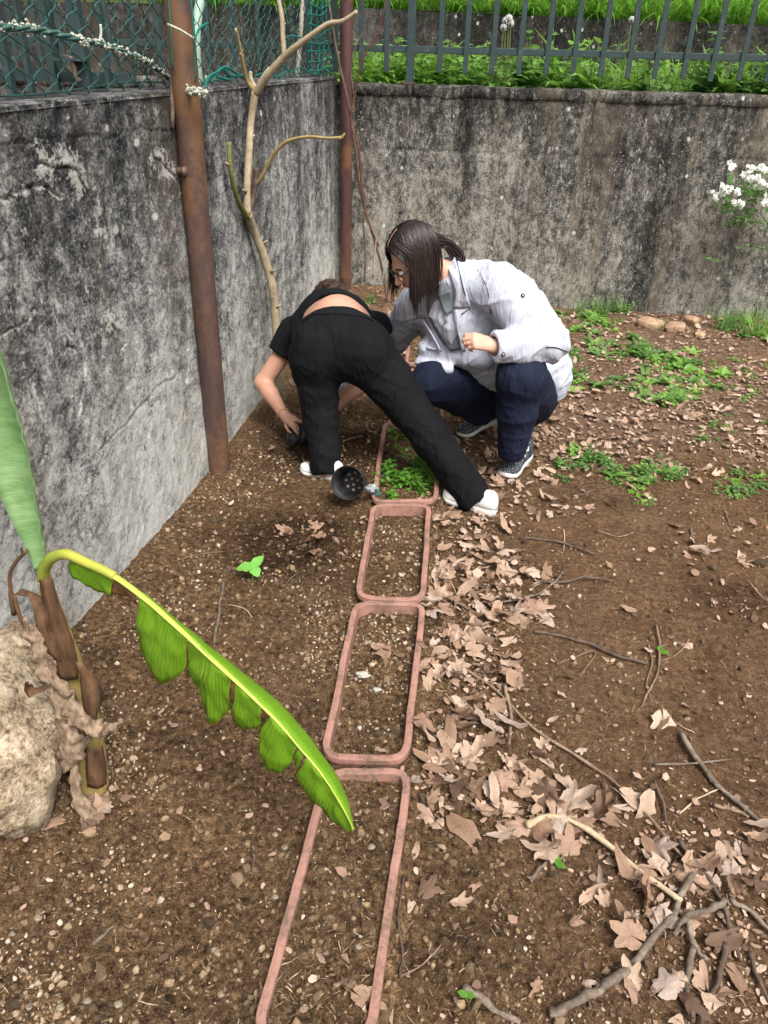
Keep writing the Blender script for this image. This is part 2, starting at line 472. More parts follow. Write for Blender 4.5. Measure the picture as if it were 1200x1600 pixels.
def face_relief(u, v, polys, amp=0.004, seed=3):
    d = 0.006 * fbm2(u * 2.2, v * 2.2, 3, seed) + 0.005 * fbm2(u * 9, v * 7, 4, seed + 9) + 0.0025 * fbm2(u * 40, v * 40, 2, seed + 20)
    wob = 0.022 * fbm2(u * 16, v * 16, 4, seed + 30)
    for k, p in enumerate(polys):
        dist, side = seg_dist(u + wob, v - wob, p)
        if k == 6 or k == 8:              # casting joint: a plain groove
            d = d - 0.004 * np.exp(-(dist / 0.004) ** 2)
        else:
            d = d + amp * np.exp(-dist / 0.03) * (side > 0) - 0.009 * np.exp(-(dist / 0.0035) ** 2)
    return d
lw = thing('concrete_wall', 'dark weathered concrete wall with lifted plaster under the chain link fence', 'wall', (wallx(3.5), 3.5, 0))
polys = []
for c in CR_L:
    pts = []
    for (px, py) in c:
        p = atx(px, py, -1.13); p = atx(px, py, wallx(p.y)); pts.append((p.y, p.z))
    polys.append(pts)
def left_to3(u, v):
    d = face_relief(u, v, polys)
    return np.stack([wallx(u) + d, u, v], 1)
uy = np.concatenate([np.linspace(-6, 0.6, 24)[:-1], np.arange(0.6, 1.2, 0.012), np.arange(1.2, 2.85, 0.005), np.arange(2.85, 3.6, 0.012), np.arange(3.6, BACK_Y + 0.03, 0.016)])
vz = np.arange(-0.12, 1.481, 0.0055)
lf = sheet(uy, vz, left_to3, M_CONC_L, 'wall_face', lw)
_U, _V = [a.ravel() for a in np.meshgrid(uy, vz, indexing='ij')]
_lip = np.zeros(len(_U)); _gap = np.zeros(len(_U)); _w = 0.022 * fbm2(_U * 16, _V * 16, 4, 33)
for k_, p_ in enumerate(polys):
    d_, s_ = seg_dist(_U + _w, _V - _w, p_)
    ln = np.clip(0.5 + 0.9 * fbm2(_U * 22, _V * 22, 3, 61 + k_), 0, 1)
    if k_ in (6, 8): _gap = np.maximum(_gap, 0.4 * np.exp(-(d_ / 0.004) ** 2))
    else:
        _lip = np.maximum(_lip, np.clip(ln * 1.7, 0, 1) * np.exp(-(d_ / (0.016 + 0.05 * (k_ in (1, 4, 3)))) ** 2)); _gap = np.maximum(_gap, np.exp(-(d_ / 0.0036) ** 2) * np.clip(1.2 * vn2(_U * 18, _V * 18, 90 + k_) + .5, 0, 1))
add_attr(lf, 'lip', _lip * 0.8); add_attr(lf, 'gap', _gap)
# slab body behind the face and its top
def slab_left():
    mb = MB()
    n = 60
    yy = np.linspace(-6, BACK_Y + 0.02, n)
    v = []; f = []
    for i, y in enumerate(yy):
        x = wallx(y)
        zt = 1.480
        v += [(x + 0.004, y, zt - 0.01), (x - 0.012, y, zt + 0.004), (x - 0.24, y, zt + 0.006 * math.sin(y * 3)), (x - 0.26, y, -0.4)]
    for i in range(n - 1):
        for j in range(3):
            a = i * 4 + j
            f.append((a, a + 1, a + 5, a + 4))
    mb.add(v, f)
    return mb
slab_left().build('wall_top', M_CONC_L, lw)

# back wall with coping slabs
bw = thing('concrete_wall', 'grey brown streaked concrete wall below the green railing', 'wall', (1.2, BACK_Y, 0))
polys_b = [[(-1.0, 1.05), (0.3, 1.04), (2.0, 1.06), (4, 1.04)], [(0.2, 0.4), (0.25, 0.2)]]
def back_to3(u, v):
    d = 0.005 * fbm2(u * 2.2, v * 2.2, 3, 51) + 0.005 * fbm2(u * 9, v * 6, 4, 55) + 0.0025 * fbm2(u * 40, v * 40, 2, 57)
    dist, side = seg_dist(u, v + 0.008 * fbm2(u * 6, v * 6, 2, 8), polys_b[0])
    d = d - 0.007 * np.exp(-(dist / 0.007) ** 2)
    return np.stack([u, BACK_Y - d, v], 1)
ux = np.concatenate([np.linspace(-6.5, -1.1, 60)[:-1], np.arange(-1.1, 3.0, 0.014), np.linspace(3.0, 9, 50)[1:]])
sheet(ux[::-1], np.arange(-0.1, 1.392, 0.0145), back_to3, M_CONC_B, 'wall_face', bw)
_c = [-6.5, -4.6, -2.7, at(645, 132, BACK_Y).x, 2.35, 4.3, 6.5, 9.0]
for a, b in zip(_c[:-1], _c[1:]):
    k = max(6, int((b - a) / 0.03))
    X = np.linspace(a + 0.006, b - 0.006, k)
    prof = [(0.0, 1.374), (-0.009, 1.381), (-0.010, 1.434), (0.0, 1.444), (0.13, 1.447), (0.27, 1.440), (0.28, 1.376)]
    V = []
    for x in X:
        for j, (dy, z) in enumerate(prof):
            e = 0.006 * float(vn2(x * 7 + j, j * 3.1, 71)) + 0.006 * float(vn2(x * 25, j * 5.7, 72))
            V.append((x, BACK_Y + dy + (e if j < 4 else 0), z + e * (0.8 if 0 < j else 0.3)))
    n = len(prof); F = [(i * n + j, i * n + j + 1, (i + 1) * n + j + 1, (i + 1) * n + j) for i in range(k - 1) for j in range(n - 1)]
    F += [tuple(range(n - 1, -1, -1)), tuple((k - 1) * n + j for j in range(n))]
    mesh_obj('coping_slab', V, F, M_CONC_B, bw)
MB().box((1.25, BACK_Y + 0.15, 0.62), (15.4, 0.22, 1.5)).build('wall_core', M_CONC_B, bw, smooth=False)

# upper terrace, second wall, grass bank above
def plain_soil(name, c1, c2):
    m = NT(name)
    c = m.ramp(m.noise(20, 6, 0.7), [(0.35, c1), (0.7, c2)])
    return m.fin(c, 0.95, m.bump(m.noise(60, 5, 0.7), 0.6, 0.02), 0.1)
M_EARTH = plain_soil('terrace_soil', (0.03, 0.04, 0.014), (0.09, 0.10, 0.035))
xs2 = np.linspace(-9, 11, 120); ys2 = np.linspace(BACK_Y + 0.25, 7.62, 14)
sheet(xs2[::-1], ys2, lambda u, v: np.stack([u, v, 1.36 + 0.03 * fbm2(u * 2, v * 2, 3, 4)], 1), M_EARTH, 'terrace_ground', None)
tag(bpy.data.objects['terrace_ground'], 'narrow planted terrace behind the railing', 'terrace', kind='structure')
W2Y = 7.5
def w2top(x): return at(600, 14, W2Y).z + (x - at(600, 14, W2Y).x) * (at(1200, 40, W2Y).z - at(600, 14, W2Y).z) / (at(1200, 40, W2Y).x - at(600, 14, W2Y).x)
w2 = thing('retaining_wall', 'dark upper retaining wall with grass growing above it', 'wall', (1.0, W2Y, 1.36))
sheet(np.linspace(9, -6.5, 260), np.linspace(0, 1, 16), lambda u, v: np.stack([u, W2Y - 0.012 * fbm2(u * 5, v * 4, 4, 9), 1.2 + (w2top(np.maximum(u, -1.2)) + 0.0 - 1.2) * v], 1), M_CONC_D, 'wall_face', w2)
xb = np.linspace(-6.5, 9, 120)
sheet(xb[::-1], np.linspace(0, 0.22, 4), lambda u, v: np.stack([u, W2Y + v, w2top(np.maximum(u, -1.2)) + 0.004 * fbm2(u * 9, v * 9, 2, 3)], 1), M_CONC_D, 'wall_top', w2)
bank = sheet(np.linspace(-9, 11, 120)[::-1], np.linspace(W2Y + 0.2, 13, 30), lambda u, v: np.stack([u, v, w2top(np.maximum(u, -1.2)) - 0.02 + 0.42 * (v - W2Y - 0.2) + 0.06 * fbm2(u * 1.5, v * 1.5, 3, 14)], 1), M_EARTH, 'grass_bank', None)
tag(bank, 'grassy bank rising above the upper retaining wall', 'bank', kind='structure')
# ================================================================== PAINTS, BARK
def painted(name, col, rough=0.5, wear=0.3, wcol=(0.25, 0.3, 0.29), spec=0.4):
    m = NT(name)
    n = m.noise(30, 5, 0.7); n2 = m.noise(6, 4, 0.6)
    c = m.mix(m.ramp(n2, [(0.3, 0.0), (0.75, 0.5)]), col, tuple(k * 0.6 for k in col))
    c = m.mix(m.math('MULTIPLY', m.ramp(n, [(0.56, 0.0), (0.68, 1.0)]), wear), c, wcol)
    return m.fin(c, m.ramp(n, [(0.3, rough - 0.1), (0.7, rough + 0.2)]), m.bump(n, 0.15, 0.002), spec)
M_GREENPAINT = painted('green_grey_paint', (0.026, 0.048, 0.048), 0.55, 0.4, (0.13, 0.15, 0.14))
M_WIRE = painted('green_plastic_wire', (0.018, 0.085, 0.075), 0.38, 0.2, (0.05, 0.12, 0.11), 0.5)
M_NET = painted('teal_net_cord', (0.01, 0.14, 0.115), 0.7, 0.3, (0.06, 0.3, 0.25), 0.2)
def rust(name, a, b, c_):
    m = NT(name)
    st = m.map((6, 6, 1.2))
    n = m.noise(3, 6, 0.65, st, 0.5); n2 = m.noise(45, 5, 0.7); n3 = m.noise(2.2, 3, 0.6)
    c = m.ramp(m.math('ADD', m.math('MULTIPLY', n, 0.7), m.math('MULTIPLY', n2, 0.3)), [(0.35, a), (0.52, b), (0.68, c_)])
    c = m.mix(m.math('MULTIPLY', m.ramp(m.math('ADD', n3, m.math('MULTIPLY', n2, 0.25)), [(0.62, 0.0), (0.72, 1.0)]), 0.7), c, (0.17, 0.085, 0.035))
    return m.fin(c, m.ramp(n2, [(0.3, 0.42), (0.7, 0.62)]), m.bump(n2, 0.12, 0.002), 0.4)
M_RUST = rust('rust_brown_pipe', (0.05, 0.030, 0.026), (0.085, 0.049, 0.040), (0.125, 0.075, 0.056))
M_RUST2 = rust('maroon_pipe', (0.045, 0.022, 0.022), (0.075, 0.034, 0.032), (0.10, 0.048, 0.042))
def bark(name, a, b, c_, sc=30, ring=True):
    m = NT(name)
    n = m.noise(sc, 6, 0.7); n2 = m.noise(sc * 0.2, 4, 0.6); n3 = m.noise(sc * 4, 3, 0.7)
    c = m.ramp(m.math('ADD', m.math('MULTIPLY', n, 0.55), m.math('MULTIPLY', n2, 0.45)), [(0.34, a), (0.52, b), (0.68, c_)])
    c = m.mix(m.math('MULTIPLY', m.ramp(m.vor(sc * 1.6), [(0.05, 1.0), (0.12, 0.0)]), 0.5), c, tuple(k * 0.4 for k in a))
    return m.fin(c, 0.8, m.bump(n3, 0.35, 0.004, m.bump(n, 0.4, 0.008)), 0.2)
M_BARK = bark('pale_smooth_bark', (0.19, 0.15, 0.095), (0.35, 0.28, 0.185), (0.48, 0.40, 0.28), 22)
M_BARKG = bark('green_young_bark', (0.07, 0.085, 0.02), (0.15, 0.16, 0.05), (0.26, 0.23, 0.09), 25)
M_BARKY = bark('ochre_young_bark', (0.2, 0.15, 0.06), (0.33, 0.25, 0.11), (0.42, 0.33, 0.17), 25)
M_CANE = bark('brown_cane_bark', (0.05, 0.032, 0.025), (0.12, 0.085, 0.062), (0.22, 0.165, 0.12), 40)
M_CANER = bark('red_cane_bark', (0.055, 0.022, 0.018), (0.11, 0.045, 0.035), (0.2, 0.10, 0.075), 40)
M_STAKE = bark('grey_cane', (0.18, 0.15, 0.12), (0.32, 0.28, 0.23), (0.45, 0.4, 0.34), 30)
M_PALEGREEN = painted('pale_green_pole', (0.33, 0.46, 0.38), 0.5, 0.5, (0.2, 0.3, 0.2))

# ------------------------------------------------------------------ brown posts
def pipe(name, a, b, r, mat, label, extra=None, n=28):
    t = thing(name, label, 'post', (a.x, a.y, a.z))
    k = 40
    P = [a + (b - a) * (i / (k - 1)) for i in range(k)]
    mb = MB().tube(P, [r * (1 + 0.006 * math.sin(i * 1.7)) for i in range(k)], n)
    mb.build('pole', mat, t)
    # domed foot ring of soil splash and weld collar
    return t
pa = G(340, 738, -0.02) + Vector((0.01, 0, -0.12)); pb = at(278, 0, pa.y + 0.02)
pb = pa + (pb - pa) * 1.45
post1 = pipe('steel_post', pa, pb, 0.0475, M_RUST, 'thick rust brown steel post standing against the left wall')
bt = at(288, 266, pa.y - 0.0)
MB().tube([bt + Vector((-0.075, 0.02, -0.012)), bt + Vector((-0.04, 0.0, -0.008)), bt + Vector((0.0, -0.025, 0)), bt + Vector((0.014, -0.032, 0.001))], [0.011, 0.013, 0.014, 0.012], 10).build('bolt', M_RUST, post1)
MB().tube([bt + Vector((0.010, -0.030, 0)), bt + Vector((0.020, -0.036, 0.001))], [0.018, 0.017], 6).build('bolt_head', M_RUST, post1)
qa = at(540, 436, 5.72); qb = at(541.5, 0, 5.72); qb = qa + (qb - qa) * 1.5
qa = qa + (qa - qb).normalized() * 0.15
post2 = pipe('steel_post', qa, qb, 0.042, M_RUST2, 'maroon steel post in the corner of the two walls')

# ------------------------------------------------------------------ chain link fence on the left wall
fence_x = lambda y: wallx(y) - 0.10
cl = thing('chain_link_fence', 'green plastic coated chain link fence on top of the left wall', 'fence', (wallx(3.5) - 0.1, 3.5, 1.48))
CW, CHh = 0.062, 0.072                    # mesh width and height
z0, z1 = 1.492, 2.55
nseg = int((z1 - z0) / (CHh / 2))
def wire_mesh(flip):
    pts = []
    for i in range(nseg + 1):
        s = (1 if (i + flip) % 2 else -1)
        z = i * CHh / 2
        # rounded knuckles, over and under
        for dz, k in ((-0.008, 0.86), (0.0, 1.0), (0.008, 0.86)):
            pts.append((0.004 * s * (1 if dz < 0 else -1), s * CW * 0.53 * k, z + dz))
    v, f = tube_geo(pts, 0.0022, 5, True)
    me = bpy.data.meshes.new('wire'); me.from_pydata([tuple(p) for p in v], [], f); me.materials.append(M_WIRE)
    me.polygons.foreach_set('use_smooth', [True] * len(me.polygons))
    return me
wm = [wire_mesh(0), wire_mesh(1)]
y = 0.55; k = 0
_base = wloc(cl)
while y < BACK_Y - 0.02:
    o = bpy.data.objects.new('wire', wm[k % 2]); link(o, cl)
    o.location = Vector((fence_x(y), y, z0 + 0.002 * random.random())) - _base
    o.rotation_euler = (random.uniform(-.02, .02), random.uniform(-.05, .05), random.uniform(-.15, .15))
    y += CW; k += 1
# twisted bottom barbs, line wires
mb = MB()
for zz in (1.50, 2.0, 2.45):
    mb = MB()
    P = [(fence_x(y) - 0.006, y, zz + 0.008 * math.sin(y * 5)) for y in np.linspace(0.55, BACK_Y - 0.03, 60)]
    mb.tube(P, 0.0028, 6).build('line_wire', M_WIRE, cl)

# net cord pieces tied to the fence: sagging lichened rope and teal ties
def rope(name, pts, r, mat, label, n=7, m=10, parent=None, twist=True, cat='rope'):
    P = spline(pts, m)
    mb = MB()
    if twist:
        for s in range(3):
            Q = []
            for i, p in enumerate(P):
                a = i * 0.55 + s * 2.094
                Q.append(p + np.array([math.cos(a), 0.4 * math.sin(a), math.sin(a)]) * r * 0.55)
            mb.tube(Q, r * 0.62, 5)
    else:
        mb.tube(P, r, n)
    o = mb.build(name, mat, parent)
    if label: tag(o, label, cat)
    return o, P
FX = -1.10
def fx(px, py, off=0.03):
    p = atx(px, py, -1.2); return atx(px, py, fence_x(p.y) + off)
def lichen_mat():
    m = NT('lichen_crust')
    c = m.ramp(m.noise(120, 4, 0.7), [(0.35, (0.18, 0.19, 0.13)), (0.5, (0.45, 0.45, 0.36)), (0.7, (0.62, 0.61, 0.52))])
    return m.fin(c, 0.95, m.bump(m.noise(300, 3, 0.7), 0.8, 0.004), 0.1)
M_LICHEN = lichen_mat()
M_ROPE = painted('weathered_green_rope', (0.06, 0.13, 0.11), 0.85, 0.9, (0.35, 0.37, 0.30), 0.1)
rt = thing('old_rope', 'frayed lichen crusted rope sagging along the chain link fence', 'rope', fx(120, 60))
rp = [fx(-60, 45), fx(0, 42), fx(60, 47), fx(115, 60), fx(170, 73), fx(230, 97), fx(272, 128), at(300, 142, pa.y - 0.075), at(318, 146, pa.y - 0.045)]
o, P = rope('rope_strand', rp, 0.0085, M_ROPE, None, parent=rt)
mb = MB()
for i in range(560):                      # crust of lichen clumps on the strand
    t = random.random() ** 0.8
    j = int((0.1 + 0.9 * t) * (len(P) - 1)); j = min(j, len(P) - 2)
    if 20 < j < 30: continue
    p = P[j] + (P[j + 1] - P[j]) * random.random() + np.array([random.gauss(0, 1), random.gauss(0, 1), random.gauss(0, 1)]) * 0.0055
    s = random.uniform(0.003, 0.0075)
    d = np.array([(1, 0, 0), (-1, 0, 0), (0, 1, 0), (0, -1, 0), (0, 0, 1), (0, 0, -1)]) * s * np.random.default_rng(i).uniform(0.6, 1.4, (6, 1))
    mb.add(p + d, [(0, 2, 4), (2, 1, 4), (1, 3, 4), (3, 0, 4), (2, 0, 5), (1, 2, 5), (3, 1, 5), (0, 3, 5)])
mb.build('lichen_crust', M_LICHEN, rt, smooth=False)['kind'] = 'stuff'
for (a, b) in (((42, 40), (40, 30)), ((155, 66), (157, 38)), ((318, 146), (322, 118)), ((140, 64), (150, 62))):
    rope('loose_end', [fx(*a), fx((a[0] + b[0]) / 2 + 2, (a[1] + b[1]) / 2), fx(*b)], 0.004, M_LICHEN, None, parent=rt, twist=False, m=4)
tt = thing('teal_net', 'tangled teal net cord hanging at the corner of the chain link fence', 'net', fx(500, 60))
def cords(parent, lists, r=0.004):
    for L in lists:
        Pp = [fx(*c, 0.045) for c in L]
        rope('cord', Pp, r, M_NET, None, parent=parent, twist=False, m=6, n=5)
cords(tt, [[(318, 145), (325, 122), (340, 112), (352, 105), (372, 116), (385, 125)], [(330, 128), (345, 108), (360, 118), (385, 118)], [(352, 106), (358, 124), (340, 120)]], 0.006)
L = []
for xx in (488, 497, 505, 512, 519):
    L.append([(xx, -20), (xx - 2 + random.uniform(-2, 2), 30), (xx + random.uniform(-3, 3), 70), (xx - 1, 118)])
for yy in range(-6, 120, 14):
    L.append([(484 + random.uniform(-4, 2), yy + random.uniform(-5, 5)), (500, yy + random.uniform(2, 8)), (510, yy + random.uniform(-4, 2)), (521, yy + random.uniform(-3, 7))])
L += [[(440, 100), (455, 112), (470, 106), (490, 116), (505, 108), (520, 120)], [(440, 62), (455, 56), (480, 60), (505, 58)], [(400, 118), (420, 112), (432, 120), (450, 110)], [(500, 118), (515, 124), (525, 119), (521, 112)]]
cords(tt, L, 0.0042)
mbn = thing('net_ties', 'teal cord ties knotted round the thick brown post', 'cord', pa + Vector((0, 0, 1.6)))
P = [at(262, 38, pa.y - 0.075), at(280, 46, pa.y - 0.08), at(303, 60, pa.y - 0.06)]
rope('tie', P, 0.004, M_LICHEN, None, parent=mbn, twist=False, m=5, n=6)
P = [at(305, 60, pa.y - 0.06), at(312, 44, pa.y), at(325, 36, pa.y + 0.08)]
rope('tie', P, 0.004, M_NET, None, parent=mbn, twist=False, m=5, n=6)
for a, b in (((298, -10), (306, 130)), ((262, -10), (270, 110))):
    rope('tie', [at(*a, pa.y - 0.03), at((a[0] + b[0]) / 2 + 1, (a[1] + b[1]) / 2, pa.y - 0.04), at(*b, pa.y - 0.03)], 0.0028, M_NET, None, parent=mbn, twist=False, m=5, n=5)

# poles behind the fence
def pole(name, pts, r, mat, label, cat='pole'):
    o = MB().tube(spline(pts, 6), r, 12).build(name, mat, None)
    return tag(o, label, cat)
pole('garden_pole', [atx(306, 62, -1.38) - Vector((0, 0, 0.35)), atx(306, 62, -1.38), atx(324, -60, -1.38)], 0.022, M_PALEGREEN, 'pale green leaning pole behind the chain link fence')
pole('thin_stake', [atx(270, 200, wallx(2.8) + 0.012), atx(268, 100, wallx(2.8) + 0.012), atx(263, -30, wallx(2.8) + 0.012)], 0.007, M_CANE, 'thin brown stake tied beside the thick brown post', 'stake')
pole('thin_stake', [atx(464, 118, -1.30) - Vector((0, 0, 0.02)), atx(469, 60, -1.30), atx(477, -40, -1.30)], 0.016, M_STAKE, 'grey stake behind the chain link fence near the corner', 'stake')

# ------------------------------------------------------------------ green railing on the back wall
RY = BACK_Y + 0.10
rail = thing('railing', 'green grey steel railing with flat bars on the back wall', 'railing', (1.0, RY, 1.447))
ra, rb = at(640, 73, RY), at(1200, 95, RY)
rz = (ra.z + rb.z) / 2
def bar(cx, w_, d_, za, zb, name, lean=0.0, parent=rail, yy=RY):
    mb = MB()
    R = None
    mb.box((cx, yy, (za + zb) / 2), (w_, d_, zb - za))
    o = mb.build(name, M_GREENPAINT, parent, smooth=False)
    bv = o.modifiers.new('bevel', 'BEVEL'); bv.width = 0.003; bv.segments = 2
    return o
sp = (at(1160, 92, RY).x - at(688, 75, RY).x) / 11.0
x_post = at(642, 75, RY).x
bar(1.2, 15.0, 0.028, rz - 0.021, rz + 0.019, 'rail')
bar(1.2, 15.0, 0.028, rz + 0.90, rz + 0.94, 'rail')
x0b = at(688, 75, RY).x
for i in range(-28, 34):
    x = x0b + i * sp
    if abs(x - x_post) < 0.06 or x < -6 or x > 7.2: continue
    bar(x + random.uniform(-.004, .004), 0.034, 0.012, rz - 0.135 + random.uniform(-.006, .006), rz + 1.02, 'bar', yy=RY - 0.0215)
for i in (-2, -1, 0, 1, 2):
    x = x_post + i * 2.55
    bar(x, 0.052, 0.05, 1.446, rz + 1.0, 'post')
    o = MB().box((x, RY, 1.452), (0.085, 0.08, 0.012)).build('foot_plate', M_RUST, rail, smooth=False)

# gate beyond the left wall
gt = thing('metal_gate', 'green metal gate seen through the chain link beyond the left wall', 'gate', (-2.4, 3.9, 1.2))
GY = 3.95
gA = at(-80, 112, GY); gB = at(205, 126, GY)
for (px, wd) in ((-70, 0.035), (-30, 0.025), (12, 0.035), (45, 0.018), (84, 0.035), (130, 0.06), (168, 0.02)):
    x = at(px, 110, GY).x
    mb = MB().box((x, GY, 1.75), (wd, 0.04, 1.5))
    o = mb.build('bar', M_GREENPAINT, gt, smooth=False)
zc = (gA.z + gB.z) / 2
MB().box(((gA.x + gB.x) / 2, GY + 0.045, zc), (gB.x - gA.x, 0.03, 0.045)).build('rail', M_GREENPAINT, gt, smooth=False)
MB().box(((gA.x + gB.x) / 2, GY + 0.045, 2.4), (gB.x - gA.x, 0.03, 0.045)).build('rail', M_GREENPAINT, gt, smooth=False)
c = at(114, 108, GY - 0.05)
MB().tube([c + Vector((-.035, 0, .05)), c + Vector((0, 0, .045)), c + Vector((0.01, 0, 0.0)), c + Vector((0.0, 0, -0.03)), c + Vector((0.03, 0, -0.05))], 0.011, 8).build('hinge', M_RUST, gt)
MB().box(at(108, 93, GY - 0.04), (0.16, 0.05, 0.012)).build('lock_bracket', M_GREENPAINT, gt, smooth=False)
# ================================================================== BARE TREE, CANES
def branch(mb, pts, r, n=10, m=7, bumps=0.06, seed=0):
    P = spline(pts, m)
    rr = np.interp(np.linspace(0, 1, len(P)), np.linspace(0, 1, len(r)), r)
    rr = rr * (1 + bumps * vn2(np.arange(len(P)) * 0.7, 0 * np.arange(len(P)), seed))
    return mb.tube(P, rr, n)
TY = 3.72
tree = thing('bare_tree', 'pruned leafless young tree with pale bark by the left wall', 'tree', G(440, 632, 0))
def T(px, py, dy=0.0):
    p = at(px, py, TY + dy)
    lim = wallx(p.y) + 0.03
    return p if p.x > lim else atx(px, py, lim)
_tb = G(440, 634, -0.05)
mb = MB(); branch(mb, [_tb, T(437, 580), T(431, 500), T(426, 450), T(414, 405), T(397, 362), T(386, 333)], [0.028, 0.0235, 0.022, 0.022, 0.0205, 0.020, 0.021], 14)
branch(mb, [T(386, 335), T(386, 290), T(389, 240), T(392, 190), T(399, 142)], [0.020, 0.0165, 0.0165, 0.0155, 0.018], 12)
mb.build('trunk', M_BARK, tree)
mb = MB(); branch(mb, [T(399, 146), T(418, 118, -.03), T(447, 86, -.06), T(480, 60, -.1), T(512, 38, -.13), T(535, 33, -.15), T(558, 18, -.17)], [0.019, 0.0165, 0.014, 0.0115, 0.010, 0.009, 0.007], 10)
br1 = mb.build('limb', M_BARK, tree)
mb = MB(); branch(mb, [T(444, 90, -.06), T(442, 60, -.05), T(440, 25, -.04), T(433, -10, -.03), T(428, -50, -.03)], [0.0125, 0.0105, 0.010, 0.0095, 0.008], 9)
mb.build('limb', M_BARK, tree)
mb = MB(); branch(mb, [T(399, 142), T(386, 126), T(380, 100), T(374, 70), T(368, 45)], [0.0155, 0.010, 0.008, 0.0075, 0.005], 9)
mb.build('limb', M_BARKY, tree)
mb = MB(); branch(mb, [T(400, 143), T(411, 122, .03), T(422, 106, .05)], [0.014, 0.011, 0.0095], 9)
mb.build('limb_stub', M_BARK, tree)
mb = MB(); branch(mb, [T(399, 138), T(392, 122, .04), T(392, 112, .05)], [0.012, 0.009, 0.008], 8); mb.build('limb_stub', M_BARK, tree)
mb = MB(); branch(mb, [T(389, 335), T(394, 310, -.03), T(399, 285, -.05), T(400, 262, -.06)], [0.016, 0.0145, 0.013, 0.0125], 10)
mb.build('limb_stub', M_CANE, tree)
mb = MB(); branch(mb, [T(399, 290, -.05), T(410, 275, -.07), T(425, 245, -.09), T(447, 222, -.12), T(480, 214, -.16), T(515, 216, -.19), T(536, 214, -.2)], [0.009, 0.0095, 0.009, 0.008, 0.0065, 0.006, 0.006], 9)
mb.build('limb', M_BARKY, tree)
mb = MB(); branch(mb, [T(530, 217, -.2), T(536, 212, -.2), T(539, 208, -.2)], [0.006, 0.005, 0.003], 7); mb.build('bud', M_BARKY, tree)
mb = MB(); branch(mb, [T(450, 221, -.12), T(453, 213, -.12), T(455, 206, -.12)], [0.005, 0.004, 0.002], 7); mb.build('bud', M_CANE, tree)
mb = MB(); branch(mb, [T(387, 340), T(374, 318, -.02), T(364, 285, -.04), T(359, 255, -.05), T(358, 222, -.06)], [0.0155, 0.0115, 0.0105, 0.010, 0.0105], 10)
mb.build('limb', M_BARKG, tree)
for (px, py, dx) in ((384, 300, -4), (393, 215, 4), (424, 425, 6), (432, 480, 5), (410, 380, 7), (380, 88, -4), (441, 40, 4), (462, 72, 3), (357, 258, -4), (434, 530, 5)):
    mb = MB(); p = T(px, py, -0.012); q = T(px + dx * 1.3, py - 4, -0.02)
    mb.tube([p, (p + q) / 2, q], [0.008, 0.006, 0.003], 7); mb.build('bud', M_BARK, tree)

canes = thing('cane_shrub', 'clump of bare arching brown and red canes in the wall corner', 'shrub', G(580, 440, 0.08))
CY = 5.45
def Cn(px, py, dy=0): return at(px, py, CY + dy)
for pts, r, mt in [
    ([(606, 475), (597, 420), (585, 375), (566, 310), (556, 240), (546, 170), (528, 90), (518, 30), (508, -30)], 0.010, M_CANE),
    ([(592, 385), (575, 345), (566, 300), (560, 230), (548, 190), (556, 140), (566, 95), (590, 50), (602, 5), (606, -40)], 0.0075, M_CANER),
    ([(560, 250), (553, 200), (553, 150), (548, 100), (562, 60), (583, 20), (588, -20)], 0.004, M_CANE),
    ([(583, 432), (586, 390), (594, 330), (600, 305)], 0.006, M_STAKE),
    ([(569, 440), (571, 400), (568, 350), (571, 320)], 0.008, M_CANE),
    ([(598, 440), (600, 420), (612, 380), (616, 330), (632, 290)], 0.0035, M_STAKE),
    ([(604, 470), (610, 430), (620, 415)], 0.004, M_CANER),
    ([(600, 460), (586, 425), (574, 428)], 0.003, M_STAKE),
    ([(560, 255), (566, 280), (570, 310), (569, 340)], 0.003, M_CANE)]:
    mb = MB(); dy = random.uniform(-.12, .12)
    branch(mb, [Cn(a, b, dy) for a, b in pts], [r, r * 0.95, r * 0.8, r * 0.6], 8, 6, 0.1)
    mb.build('cane', mt, canes)

# ================================================================== LEAF PLANTS
def green(name, a, b, tr, sc=20, rough=0.5, amount=0.35, rnd=0.35):
    m = NT(name)
    n = m.noise(sc, 4, 0.6)
    c = m.mix(n, a, b)
    o = m.objrand()
    c = m.mix(m.math('MULTIPLY', o, rnd), c, m.mix(1.0, c, (1.5, 1.3, 0.9), 'MULTIPLY'))
    return m.leafy(c, tr, rough, m.bump(m.noise(sc * 6, 3), 0.2, 0.003), amount)
M_WEED = green('weed_leaf', (0.075, 0.165, 0.045), (0.16, 0.28, 0.085), (0.2, 0.38, 0.08))
M_WEED2 = green('weed_leaf_light', (0.12, 0.27, 0.045), (0.22, 0.40, 0.09), (0.32, 0.56, 0.09))
M_GRASS = green('grass_blade', (0.06, 0.19, 0.02), (0.16, 0.36, 0.05), (0.25, 0.5, 0.06), 8)
M_SPROUT = green('sprout_leaf', (0.06, 0.17, 0.02), (0.14, 0.30, 0.045), (0.2, 0.42, 0.05))
M_SEED = green('seedling_leaf', (0.14, 0.42, 0.07), (0.22, 0.52, 0.12), (0.3, 0.65, 0.12))
M_BUSHLEAF = green('bush_leaf', (0.06, 0.17, 0.04), (0.12, 0.28, 0.07), (0.2, 0.4, 0.08))

